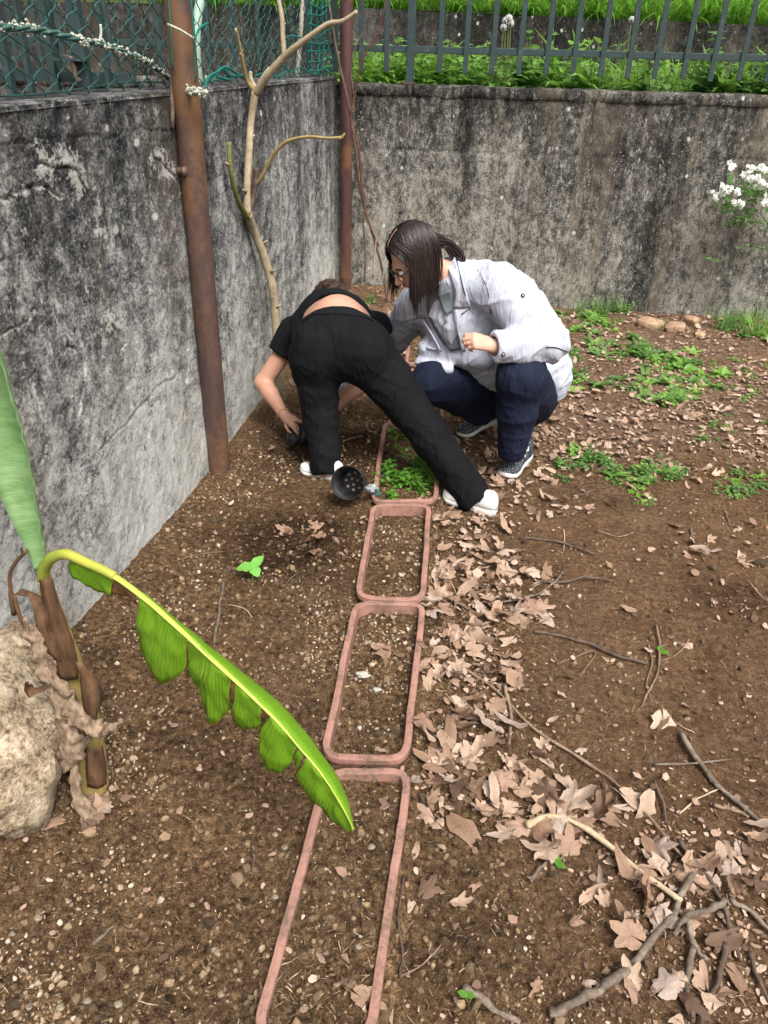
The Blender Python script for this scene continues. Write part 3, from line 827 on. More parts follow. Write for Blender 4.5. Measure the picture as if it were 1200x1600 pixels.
def leaf_geo(L, W, bend=0.3, fold=0.2, n=5, shape='ovate', twist=0.0):
    """one leaf from the origin along +x, arching; returns verts, faces (with a folded midrib)"""
    V = []; F = []
    for i in range(n + 1):
        t = i / n
        if shape == 'ovate': w_ = W * math.sin(math.pi * min(1, t * 0.96 + 0.04) ** 0.75) ** 0.8
        elif shape == 'blade': w_ = W * (1 - t ** 2.2) * (0.7 + 0.3 * t)
        elif shape == 'spoon': w_ = W * (0.25 + 0.75 * math.sin(math.pi * t ** 1.6)) * (1 if t < .98 else 0.2)
        else: w_ = W * math.sin(math.pi * t ** 0.8)
        if t > 0.999: w_ = 0.02 * W
        a = bend * t
        x = L * (math.sin(a) / bend if abs(bend) > 1e-3 else t); z = -L * ((1 - math.cos(a)) / bend if abs(bend) > 1e-3 else 0)
        e = fold * w_ + 0.12 * w_ * math.sin(i * 2.3)
        V += [(x, -w_, z + e), (x, 0, z), (x, w_, z + e)]
    for i in range(n):
        for j in (0, 1):
            a = i * 3 + j
            F.append((a, a + 3, a + 4, a + 1))
    return np.array(V), F
def rotm(az, el, roll=0.0):
    return np.array((Matrix.Rotation(az, 3, 'Z') @ Matrix.Rotation(-el, 3, 'Y') @ Matrix.Rotation(roll, 3, 'X')))
def rosette(mb, c, nl, L, W, el=(0.1, 0.9), shape='ovate', bend=(0.4, 1.1), r=random):
    for k in range(nl):
        v, f = leaf_geo(L * r.uniform(.55, 1.1), W * r.uniform(.7, 1.15), r.uniform(*bend), r.uniform(.1, .4), 4, shape)
        R = rotm(k * 2.4 + r.uniform(-.5, .5), r.uniform(*el), r.uniform(-.4, .4))
        mb.add(v @ R.T + np.array(c), f)
def stemmy(mb, c, h, nn, L, W, r=random, lean=0.3):
    """upright weed: stem with leaf pairs"""
    az = r.uniform(0, 6.3); tip = np.array([math.cos(az) * lean * h, math.sin(az) * lean * h, h])
    c = np.array(c)
    mb.tube([c, c + tip * 0.5 + np.array([0, 0, 0.05 * h]), c + tip], [0.0022, 0.0018, 0.001], 4)
    for i in range(nn):
        t = (i + 0.7) / nn
        for s in (0, math.pi):
            v, f = leaf_geo(L * (1.1 - .5 * t) * r.uniform(.8, 1.2), W * (1.1 - .5 * t), r.uniform(.3, 1.0), r.uniform(.1, .4), 3)
            R = rotm(i * 1.57 + s + r.uniform(-.4, .4), r.uniform(.0, .6), r.uniform(-.3, .3))
            mb.add(v @ R.T + c + tip * t, f)
def plant_protos(kind, n):
    P = []
    for i in range(n):
        mb = MB(); r = random.Random(100 + i * 7 + len(kind))
        if kind == 'rosette': rosette(mb, (0, 0, 0), r.randint(9, 14), 0.12, 0.021, (0.1, 0.9), 'ovate', r=r)
        elif kind == 'weed':
            for j in range(r.randint(5, 8)):
                stemmy(mb, (r.gauss(0, .035), r.gauss(0, .035), 0), r.uniform(.035, .09), 4, .04, .014, r)
        elif kind == 'low':
            for j in range(r.randint(7, 11)):
                stemmy(mb, (r.gauss(0, .05), r.gauss(0, .04), 0), r.uniform(.02, .05), 3, .03, .012, r, 0.6)
        elif kind == 'sprout':
            for j in range(r.randint(2, 4)):
                stemmy(mb, (r.gauss(0, .012), r.gauss(0, .012), 0), r.uniform(.03, .075), 4, .030, .0085, r)
        elif kind == 'sprig':
            for j in range(2):
                rosette(mb, (r.gauss(0, .01), r.gauss(0, .01), 0.004), r.randint(3, 5), 0.022, 0.006, (0.2, 0.9), r=r)
        elif kind == 'tuft':
            for j in range(26):
                v, f = leaf_geo(r.uniform(.10, .26), .0035, r.uniform(.3, 1.3), .3, 4, 'blade')
                mb.add(v @ rotm(r.uniform(0, 6.3), r.uniform(.8, 1.4)).T + np.array([r.gauss(0, .02), r.gauss(0, .02), 0]), f)
        elif kind == 'bigweed':
            rosette(mb, (0, 0, 0), 12, 0.24, 0.026, (0.5, 1.35), 'blade', (.5, 1.4), r=r)
            for j in range(5): stemmy(mb, (r.gauss(0, .05), r.gauss(0, .05), 0), r.uniform(.08, .2), 5, .06, .02, r)
        elif kind == 'lush':
            for j in range(14): stemmy(mb, (r.gauss(0, .07), r.gauss(0, .06), 0), r.uniform(.07, .19), 5, .05, .019, r)
        o = mb.build(kind + '_plant', None)
        me = o.data; bpy.data.objects.remove(o)
        P.append(me)
    return P
PROTO = {k: plant_protos(k, 6) for k in ('rosette', 'weed', 'low', 'sprout', 'sprig', 'tuft', 'bigweed', 'lush')}
_mc = {}
def plant(kind, mat, loc, scale, name, label, cat, group=None):
    i = random.randrange(6)
    key = (kind, i, mat.name)
    if key not in _mc:
        me = PROTO[kind][i].copy(); me.materials.clear(); me.materials.append(mat); _mc[key] = me
    o = bpy.data.objects.new(name, _mc[key]); link(o)
    o.location = loc; o.scale = (scale, scale, scale * random.uniform(.85, 1.15)); o.rotation_euler = (random.uniform(-.1, .1), random.uniform(-.1, .1), random.uniform(0, 6.3))
    return tag(o, label, cat, group)
def gz(px, py):                           # sight line to the uneven soil
    p = G(px, py, 0.0)
    for _ in range(3): p = G(px, py, gh(p.x, p.y))
    return p

# weeds on the right of the yard
KIND = {'rosette': 'broad leaved green', 'weed': 'upright small leaved green', 'low': 'low creeping green', 'tuft': 'grassy green', 'lush': 'bushy small leaved green', 'bigweed': 'tall long leaved green'}
def weeds(spec, label, group):
    for (px, py, kind, sc) in spec:
        plant(kind, M_WEED if random.random() < .6 else M_WEED2, gz(px, py) - Vector((0, 0, .004)), sc, 'weed', KIND[kind] + ' ' + label, 'weed', group)
R_ = random.Random(3)
top = []
for (cx, cy, sx, sy, n, kinds) in [(925, 512, 30, 12, 12, ('weed', 'rosette', 'rosette')), (960, 545, 45, 14, 11, ('low', 'rosette', 'rosette')), (1010, 560, 50, 18, 13, ('low', 'rosette', 'weed', 'rosette')),
        (1060, 580, 40, 16, 11, ('weed', 'rosette', 'rosette')), (985, 600, 45, 14, 10, ('low', 'rosette', 'rosette')), (1080, 605, 35, 12, 9, ('rosette', 'low')), (1050, 625, 35, 9, 8, ('low', 'rosette')), (900, 580, 10, 20, 6, ('low', 'rosette'))]:
    for i in range(n): top.append((cx + R_.gauss(0, sx * .7), cy + R_.gauss(0, sy * .7), R_.choice(kinds), R_.uniform(.6, 1.05)))
weeds(top, 'weed in the spreading patch before the back wall', 'weeds in the patch before the back wall')
low = []
for (cx, cy, sx, sy, n) in [(905, 715, 26, 10, 8), (930, 740, 32, 10, 9), (990, 745, 35, 9, 8), (1035, 738, 22, 10, 6), (1010, 765, 18, 7, 3)]:
    for i in range(n): low.append((cx + R_.gauss(0, sx * .8), cy + R_.gauss(0, sy * .8), R_.choice(('low', 'rosette', 'weed')), R_.uniform(.4, .75)))
low += [(1005, 785, 'rosette', .35), (1012, 790, 'low', .5)]
weeds(low, 'weed in the small patch amid trodden leaves behind the white coat', 'weeds in the small patch amid leaves')
ed = [(R_.uniform(1105, 1215), R_.gauss(512, 9), R_.choice(('weed', 'low', 'tuft')), R_.uniform(.7, 1.1)) for i in range(22)]
weeds(ed, 'weed along the foot of the back wall', 'weeds along the foot of the back wall')
weeds([(930 + R_.gauss(0, 25), 490 + R_.gauss(0, 5), R_.choice(('tuft', 'weed')), R_.uniform(.7, 1.0)) for i in range(9)] + [(955, 488, 'tuft', 1.2), (880, 492, 'rosette', 1), (1030, 515, 'tuft', .6)], 'weed along the foot of the back wall', 'weeds along the foot of the back wall')
weeds([(R_.uniform(1090, 1210), R_.uniform(560, 690), 'low', R_.uniform(.35, .7)) for i in range(20)] + [(R_.uniform(1140, 1205), R_.uniform(735, 790), 'low', R_.uniform(.5, .75)) for i in range(8)],
      'weed scattered on the trodden leaf litter', 'scattered weeds on the leaf litter')
weeds([(578, 468, 'weed', .6), (584, 472, 'low', .5), (572, 474, 'low', .5)], 'weed on the soil bank in the wall corner', 'weeds in the wall corner')
# terrace plants behind the railing, each clump its own plant
for i in range(78):
    u = i / 78
    px = 548 + u * 690 + R_.uniform(-9, 9)
    Y = R_.uniform(BACK_Y + 0.33, W2Y - 0.2)
    p = at(px, 110, Y); p.z = 1.37
    kind = R_.choice(('lush', 'lush', 'bigweed')) if px < 830 else R_.choice(('bigweed', 'bigweed', 'lush', 'tuft'))
    plant(kind, M_WEED2 if R_.random() < .6 else M_WEED, p, R_.uniform(1.25, 2.0), 'terrace_plant', KIND[kind] + ' plant on the terrace behind the railing', 'plant', 'plants on the terrace behind the railing')
# grass above the upper wall: uncountable
def grass_stuff():
    V = []; F = []; n = 0
    protos = [leaf_geo(1.0, 0.016, b, 0.3, 4, 'blade') for b in (0.5, 0.9, 1.3, 1.8)]
    for i in range(8000):
        x = random.uniform(-3.0, 4.2); yv = W2Y + 0.12 + random.random() ** 1.6 * 2.2
        z = float(w2top(max(x, -1.2))) - 0.02 + 0.42 * max(0, yv - W2Y - 0.2)
        v, f = random.choice(protos)
        Ln = random.uniform(0.16, 0.55)
        az = random.uniform(0, 6.3) if yv > W2Y + 0.3 else random.gauss(-1.57, 0.9)
        v = (v * [Ln, 0.5 + 0.25 * random.random(), Ln]) @ rotm(az, random.uniform(.7, 1.45)).T + [x, yv, z]
        V.append(v); F.append(np.array(f) + n); n += len(v)
    return np.concatenate(V), np.concatenate(F)
v, f = grass_stuff()
tag(mesh_obj('grass', v, f, M_GRASS), 'long green grass on the bank above the upper wall', 'grass', kind='stuff')
for i in range(14):                       # tufts arching over the wall edge
    px = 560 + i * 48 + R_.uniform(-15, 15); p = at(px, 10, W2Y + 0.1); p.z = w2top(max(p.x, -1.2)) - 0.01
    plant('tuft', M_GRASS, p, R_.uniform(.9, 1.5), 'grass_tuft', 'grass tuft leaning over the edge of the upper wall', 'grass tuft', 'grass tufts on the upper wall edge')
# dandelion clocks
def puff_mat():
    m = NT('seed_down'); return m.leafy((0.75, 0.75, 0.72), (0.8, 0.8, 0.78), 0.9, None, 0.5)
M_PUFF = puff_mat()
M_STALK = green('stalk', (0.2, 0.26, 0.08), (0.3, 0.36, 0.14), (0.3, 0.4, 0.1))
def clock(px, py, r, base_py):
    Y = BACK_Y + 0.34
    c = at(px, py, Y); b = Vector((c.x + random.uniform(-.02, .02), Y, 1.38))
    t = thing('dandelion', 'white dandelion seed head on a thin stalk behind the railing', 'flower', b, 'dandelion clocks behind the railing')
    MB().tube(spline([b, (b + c) / 2 + Vector((.006, 0, 0)), c], 4), 0.0032, 5).build('stalk', M_STALK, t)
    mb = MB()
    for k in range(110):
        d = np.random.default_rng(k).normal(size=3); d /= np.linalg.norm(d)
        e = np.cross(d, (0.3, 0.5, 0.8)); e /= np.linalg.norm(e); g = np.cross(d, e)
        p = np.array(c) + d * r * 0.95; s = r * 0.26
        mb.add([p - e * s, p + g * s, p + e * s, p - g * s, np.array(c) + d * r * 0.1], [(0, 1, 2, 3), (0, 4, 2)])
    mb.build('seed_head', M_PUFF, t, smooth=False)
for a in ((787, 43, .026, 0), (795, 30, .030, 0), (798, 37, .026, 0), (790, 33, .026, 0), (987, 31, .022, 0)): clock(*a)

# white flowered bush at the right in front of the back wall
bush = thing('flowering_bush', 'bush with clusters of small white flowers against the back wall', 'bush', G(1230, 508, 0))
def petal_mat():
    m = NT('white_petal'); return m.leafy((0.80, 0.80, 0.76), (0.8, 0.82, 0.7), 0.6, None, 0.3)
M_PETAL = petal_mat()
BY = 5.6
stems = [[(1230, 500), (1225, 430), (1205, 360), (1175, 320), (1150, 290)], [(1235, 500), (1228, 440), (1200, 370), (1150, 335), (1120, 310)], [(1062, 500), (1085, 445), (1112, 400)], [(1190, 345), (1150, 375), (1190, 380)], [(1230, 520), (1225, 420), (1215, 330), (1180, 270)]]
for s in stems:
    mb = MB(); branch(mb, [at(a, b, BY + random.uniform(-.06, .1)) for a, b in s], [0.003, 0.0025, 0.0015], 6); mb.build('stem', M_CANE, bush)
mbl = MB(); rr = random.Random(9)
for (cx, cy, sx, sy, n) in [(1135, 320, 14, 18, 60), (1175, 300, 20, 22, 110), (1210, 290, 20, 30, 130), (1140, 285, 8, 12, 18), (1165, 340, 24, 12, 70), (1210, 350, 16, 14, 60), (1120, 405, 16, 3, 9), (1178, 388, 14, 4, 10), (1235, 340, 20, 30, 80)]:
    for i in range(n):
        c = at(cx + rr.gauss(0, sx * .6), cy + rr.gauss(0, sy * .6), BY + rr.uniform(-.15, .13))
        v, f = leaf_geo(rr.uniform(.025, .05), rr.uniform(.008, .014), rr.uniform(.2, .9), .25, 3)
        mbl.add(v @ rotm(rr.uniform(0, 6.3), rr.uniform(-.5, .8), rr.uniform(-.5, .5)).T + np.array(c), f)
mbl.build('foliage', M_BUSHLEAF, bush)
def flower_mesh():
    mb = MB()
    for ring, (n, L, el) in enumerate(((5, .022, .35), (5, .017, .9))):
        for k in range(n):
            v, f = leaf_geo(L, L * .42, .5, .3, 3)
            mb.add(v @ rotm(k * 6.283 / n + ring * .6, el).T, f)
    o = mb.build('flower', M_PETAL); me = o.data; bpy.data.objects.remove(o); return me
fm = flower_mesh()
for (cx, cy, sx, sy, n) in [(1130, 295, 7, 7, 9), (1118, 308, 5, 6, 6), (1150, 300, 7, 5, 7), (1175, 275, 10, 9, 13), (1190, 290, 8, 8, 12), (1190, 262, 7, 6, 8), (1142, 258, 6, 6, 5), (1160, 318, 9, 6, 7), (1195, 318, 8, 8, 9), (1215, 290, 12, 20, 18)]:
    for i in range(n):
        o = bpy.data.objects.new('flower', fm); link(o, bush)
        o.location = at(cx + rr.gauss(0, sx * .7), cy + rr.gauss(0, sy * .7), BY - rr.uniform(.08, .2)) - wloc(bush)
        o.rotation_euler = (rr.uniform(.6, 1.6), rr.uniform(-.6, .6), rr.uniform(-.8, .8)); s = rr.uniform(.7, 1.15); o.scale = (s, s, s)
# ================================================================== PLANTERS
def plastic(name, col, dirt=(0.11, 0.08, 0.055)):
    m = NT(name)
    n = m.noise(14, 6, 0.65); n2 = m.noise(90, 4, 0.7)
    c = m.mix(m.ramp(n, [(0.3, 0.0), (0.7, 0.8)]), col, tuple(k * 0.72 for k in col))
    c = m.mix(m.ramp(m.math('ADD', m.math('MULTIPLY', n, 0.6), m.math('MULTIPLY', n2, 0.5)), [(0.52, 0.0), (0.68, 0.85)]), c, dirt)
    c = m.mix(m.math('MULTIPLY', m.objrand(), 0.3), c, m.mix(1.0, c, (1.2, 1.1, 1.05), 'MULTIPLY'))
    return m.fin(c, m.ramp(n2, [(0.3, 0.5), (0.7, 0.75)]), m.bump(n2, 0.12, 0.002), 0.35)
M_TERRA = plastic('dusty_terracotta_plastic', (0.335, 0.18, 0.14))
def rounded_quad(q, cut=0.07, per_edge=22, arc=9):
    c = [np.array((q[i].x, q[i].y)) for i in (2, 3, 1, 0)]      # near left, near right, far right, far left: anticlockwise
    out = []
    for i in range(4):
        p, a, b = c[i], c[i - 1], c[(i + 1) % 4]
        ua = (a - p) / np.linalg.norm(a - p); ub = (b - p) / np.linalg.norm(b - p)
        s, e = p + ua * cut, p + ub * cut
        for k in range(arc + 1):
            t = k / arc
            out.append((1 - t) ** 2 * s + 2 * t * (1 - t) * p + t * t * e)
        nx_ = b - ub * cut
        for k in range(1, per_edge):
            out.append(e + (nx_ - e) * k / per_edge)
    return np.array(out)
def planter(q, seed, label):
    cen = sum(q, Vector()) / 4
    t = thing('planter_box', label, 'planter', (cen.x, cen.y, 0))
    path = rounded_quad(q)
    n = len(path)
    tan = np.roll(path, -1, 0) - np.roll(path, 1, 0); tan /= np.linalg.norm(tan, axis=1)[:, None]
    nor = np.stack([tan[:, 1], -tan[:, 0]], 1)
    wob = 0.0035 * vn2(path[:, 0] * 6, path[:, 1] * 6, seed) + 0.001 * vn2(path[:, 0] * 30, path[:, 1] * 30, seed + 2)
    zw = 0.004 * vn2(path[:, 0] * 6 + 3, path[:, 1] * 6, seed + 5)
    def loft(prof, name):
        V = []
        for (o, z) in prof:
            V.append(np.column_stack([path + nor * (o - 0.004) + nor * wob[:, None], RIM_Z + z + zw]))
        V = np.concatenate(V); k = len(prof); F = []
        for j in range(k - 1):
            for i in range(n):
                i2 = (i + 1) % n
                F.append((j * n + i, j * n + i2, (j + 1) * n + i2, (j + 1) * n + i))
        return mesh_obj(name, V, F, M_TERRA, t, smooth=(name != 'rim'))
    loft([(-0.0165, -0.014), (-0.016, -0.002), (-0.0145, 0.0), (-0.006, 0.0008), (0.002, -0.0002), (0.0035, -0.002), (0.0042, -0.017), (0.003, -0.0185), (-0.006, -0.019)], 'rim')
    loft([(-0.007, -0.019), (-0.010, -0.06), (-0.015, -0.15), (-0.024, -0.15), (-0.020, -0.06), (-0.017, -0.013)], 'box_wall')
    return t
_lab = ['terracotta planter box under the tip of the drooping banana leaf', 'terracotta planter box with a kinked left rim and curled leaves on its soil', 'terracotta planter box of bare soil next to the fallen black pot',
        'terracotta planter box full of green sprouts between the two people', 'terracotta planter box beside the knee of the person in the white coat', 'last terracotta planter box of the row towards the wall corner']
for i, q in enumerate(PQ): planter(q, 40 + i, _lab[i])

# ================================================================== LOOSE LITTER (uncountable)
ICO_V = np.array([(-1, 1.618, 0), (1, 1.618, 0), (-1, -1.618, 0), (1, -1.618, 0), (0, -1, 1.618), (0, 1, 1.618), (0, -1, -1.618), (0, 1, -1.618), (1.618, 0, -1), (1.618, 0, 1), (-1.618, 0, -1), (-1.618, 0, 1)]) / 1.902
ICO_F = np.array([(0, 11, 5), (0, 5, 1), (0, 1, 7), (0, 7, 10), (0, 10, 11), (1, 5, 9), (5, 11, 4), (11, 10, 2), (10, 7, 6), (7, 1, 8), (3, 9, 4), (3, 4, 2), (3, 2, 6), (3, 6, 8), (3, 8, 9), (4, 9, 5), (2, 4, 11), (6, 2, 10), (8, 6, 7), (9, 8, 1)])
def rand_rot(n):
    q = rng.normal(size=(n, 4)); q /= np.linalg.norm(q, axis=1)[:, None]
    w_, x, y, z = q.T
    return np.stack([1 - 2 * (y * y + z * z), 2 * (x * y - z * w_), 2 * (x * z + y * w_), 2 * (x * y + z * w_), 1 - 2 * (x * x + z * z), 2 * (y * z - x * w_), 2 * (x * z - y * w_), 2 * (y * z + x * w_), 1 - 2 * (x * x + y * y)], 1).reshape(n, 3, 3)
def scatter(n, bv, bf, xy, size, aniso, name, mat, sink=0.2, jitter=0.25, kindlabel='', cat='', flat=False):
    h = ground_h(xy[:, 0], xy[:, 1])
    V = np.repeat(bv[None], n, 0) * (1 + rng.normal(0, jitter, (n, len(bv), 1)) * 0.6)
    V = V * (size[:, None] * aniso)[:, None, :]
    if flat:
        az = rng.uniform(0, 6.283, n); c, s = np.cos(az), np.sin(az); tx = rng.normal(0, .25, n); ty = rng.normal(0, .25, n)
        x = V[..., 0] * c[:, None] - V[..., 1] * s[:, None]; y = V[..., 0] * s[:, None] + V[..., 1] * c[:, None]
        V = np.stack([x, y, V[..., 2] + x * tx[:, None] + y * ty[:, None]], -1)
    else:
        V = np.einsum('nij,nkj->nki', rand_rot(n), V)
    V[..., 0] += xy[:, 0:1]; V[..., 1] += xy[:, 1:2]; V[..., 2] += (h + size * aniso.min(1) * (1 - sink) + (0.002 if flat else 0))[:, None]
    F = (bf[None] + (np.arange(n) * len(bv))[:, None, None]).reshape(-1, bf.shape[1])
    o = mesh_obj(name, V.reshape(-1, 3), F, mat, smooth=False)
    add_attr(o, 'tint', np.repeat(rng.random(n), len(bv)))
    tag(o, kindlabel, cat, kind='stuff')
    return o
def xy_field(n, dens):                    # rejection sampling over the yard by a density function, biased to the near ground
    out = []
    while sum(map(len, out)) < n:
        u = rng.random(n * 3)
        y = 0.5 + 5.3 * u ** 1.7
        half = 0.55 + 0.47 * y
        x = rng.uniform(-1, 1, n * 3) * half - 0.08 * y
        k = (x > wallx(y) + 0.02) & (rng.random(n * 3) < dens(x, y))
        out.append(np.stack([x[k], y[k]], 1))
    return np.concatenate(out)[:n]
def tint_mat(name, stops, rough=0.9, sc=300):
    m = NT(name)
    c = m.ramp(m.attr('tint'), stops)
    n = m.noise(sc, 3, 0.7)
    c = m.mix(1.0, c, m.ramp(n, [(0.3, 0.7), (0.7, 1.25)]), 'MULTIPLY')
    return m.fin(c, rough, m.bump(n, 0.3, 0.002), 0.2)
M_PEB = tint_mat('pebbles', [(0.0, (0.17, 0.12, 0.078)), (0.3, (0.27, 0.195, 0.122)), (0.55, (0.36, 0.275, 0.178)), (0.72, (0.34, 0.21, 0.11)), (0.85, (0.32, 0.285, 0.235)), (0.97, (0.52, 0.45, 0.35))])
M_CLOD = tint_mat('soil_clods', [(0.0, (0.045, 0.030, 0.019)), (0.5, (0.125, 0.083, 0.05)), (1.0, (0.27, 0.185, 0.112))])
M_FIB = tint_mat('straw_bits', [(0.0, (0.10, 0.065, 0.04)), (0.4, (0.19, 0.13, 0.08)), (0.8, (0.32, 0.23, 0.14)), (1.0, (0.42, 0.33, 0.23))])
M_CRUMB = tint_mat('leaf_crumbs', [(0.0, (0.10, 0.06, 0.04)), (0.3, (0.25, 0.16, 0.11)), (0.65, (0.37, 0.25, 0.18)), (1.0, (0.47, 0.34, 0.26))])
def moist_at(x, y):
    return np.clip(0.9 * gauss(x, y, DIG, 0.22, 0.25) + gauss(x, y, HEAP, 0.16, 0.3) + .8 * gauss(x, y, HOLE, .25, .3) + .6 * gauss(x, y, G(990, 800), .35, .1), 0, 1)
n = 10500
xy = xy_field(n, lambda x, y: (0.12 + 0.88 * (x < -0.1)) * (1 - 0.9 * moist_at(x, y)) * np.clip(0.35 + 1.0 * vn2(x * 3.3, y * 3.3, 77) + .5 * vn2(x * 11, y * 11, 78), 0.04, 1))
size = np.clip(rng.lognormal(math.log(0.0026), 0.55, n), 0.0013, 0.0085)
scatter(n, ICO_V, ICO_F, xy, size, rng.uniform(0.55, 1.2, (n, 3)), 'pebbles', M_PEB, 0.55, 0.2, 'tiny tan and grey pebbles strewn over the soil', 'pebbles')
n = 8000
xy = xy_field(n, lambda x, y: (0.35 + 0.65 * moist_at(x, y)) * (1 - .5 * (x > .2)))
size = np.clip(rng.lognormal(math.log(0.0042), 0.5, n), 0.002, 0.017)
scatter(n, ICO_V, ICO_F, xy, size, rng.uniform(0.6, 1.2, (n, 3)), 'soil_clods', M_CLOD, 0.5, 0.35, 'loose crumbs and clods of dark soil', 'soil')
# straw: slim three-sided slivers
SB = np.array([(-1, 0, 0), (-.9, .05, .04), (-.9, -.05, .04), (.1, .06, .12), (.1, -.06, .12), (1, 0.02, .05)])
SF = np.array([(0, 1, 2), (1, 3, 4), (1, 4, 2), (3, 5, 4), (0, 3, 1), (0, 2, 4)])
n = 8500
xy = xy_field(n, lambda x, y: (0.35 + 0.65 * np.clip(vn2(x * 5, y * 5, 5) + in_planter(x, y) * .4, 0, 1)) * (1 - .8 * moist_at(x, y)))
scatter(n, SB, SF, xy, rng.uniform(0.003, 0.011, n), np.stack([np.ones(n), rng.uniform(.8, 1.6, n), np.full(n, .8)], 1), 'straw_bits', M_FIB, 0.0, 0.05, 'short bits of straw and root fibre on the soil', 'straw', True)
# leaf crumbs: bent flakes
CB = np.array([(0, 0, 0.12), (1, .1, 0), (.45, .8, .1), (-.6, .75, 0), (-1, -.1, .15), (-.35, -.8, 0), (.6, -.7, .12)])
CF_ = np.array([(0, 1, 2), (0, 2, 3), (0, 3, 4), (0, 4, 5), (0, 5, 6), (0, 6, 1)])
n = 9500
def crumb_d(x, y):
    d = 0.03 + 0.9 * sstep(3.0, 3.6, y) * sstep(-.1, .3, x) + 0.55 * np.exp(-((x - 0.10) / 0.15) ** 2) * sstep(3.4, 3.0, y) * sstep(1.05, 1.35, y) + 0.25 * sstep(4, 5, y) + .5 * gauss(x, y, G(1100, 1400), .25, .3)
    return np.clip(d * (0.6 + 0.6 * vn2(x * 6, y * 6, 3)), 0, 1)
xy = xy_field(n, crumb_d)
scatter(n, CB, CF_, xy, np.clip(rng.lognormal(math.log(0.0075), 0.5, n), .003, .022) * np.interp(xy[:, 1], [.5, 2, 3.5], [.55, .8, 1.1]), np.stack([rng.uniform(.6, 1.2, n), rng.uniform(.5, 1, n), rng.uniform(.5, 1.4, n)], 1), 'leaf_crumbs', M_CRUMB, -0.1, 0.3, 'crumbled flakes of dry tan leaves', 'leaf litter', True)

# ================================================================== FALLEN LEAVES, one by one
def dry_leaf_mat(name, a, b, c_, dark):
    m = NT(name)
    o = m.objrand(); n = m.noise(28, 5, 0.65); n2 = m.noise(140, 3, 0.6)
    o = m.math('FRACT', m.math('ADD', o, m.attr('tint')))
    base = m.ramp(o, [(0.0, tuple(k * .45 for k in a)), (0.12, a), (0.5, b), (0.8, c_), (0.9, (c_[0] * .8, c_[1] * .86, c_[2] * .95)), (1.0, (c_[0] * 1.12, c_[1] * 1.1, c_[2] * 1.1))])
    c = m.mix(m.ramp(n, [(0.42, 0.0), (0.75, 0.65)]), base, m.mix(1.0, base, dark, 'MULTIPLY'))
    v = m.attr('vein')
    c = m.mix(m.math('MULTIPLY', v, 0.45), c, m.mix(1.0, c, (0.62, 0.58, 0.55), 'MULTIPLY'))
    geo = m.t.nodes.new('ShaderNodeNewGeometry')
    c = m.mix(m.math('MULTIPLY', geo.outputs['Backfacing'], 0.4), c, m.mix(1.0, c, (1.15, 1.15, 1.2), 'MULTIPLY'))
    return m.leafy(c, m.mix(1.0, c, (1.0, 0.8, 0.6), 'MULTIPLY'), 0.62, m.bump(n2, 0.3, 0.002, m.bump(n, .3, .006)), 0.12, 0.25)
M_LEAF = dry_leaf_mat('dry_leaf_tan', (0.26, 0.16, 0.105), (0.41, 0.28, 0.198), (0.48, 0.355, 0.265), (0.5, 0.42, 0.36))
M_LEAFD = dry_leaf_mat('wet_leaf_brown', (0.19, 0.11, 0.07), (0.28, 0.17, 0.11), (0.35, 0.225, 0.15), (0.5, 0.45, 0.4))
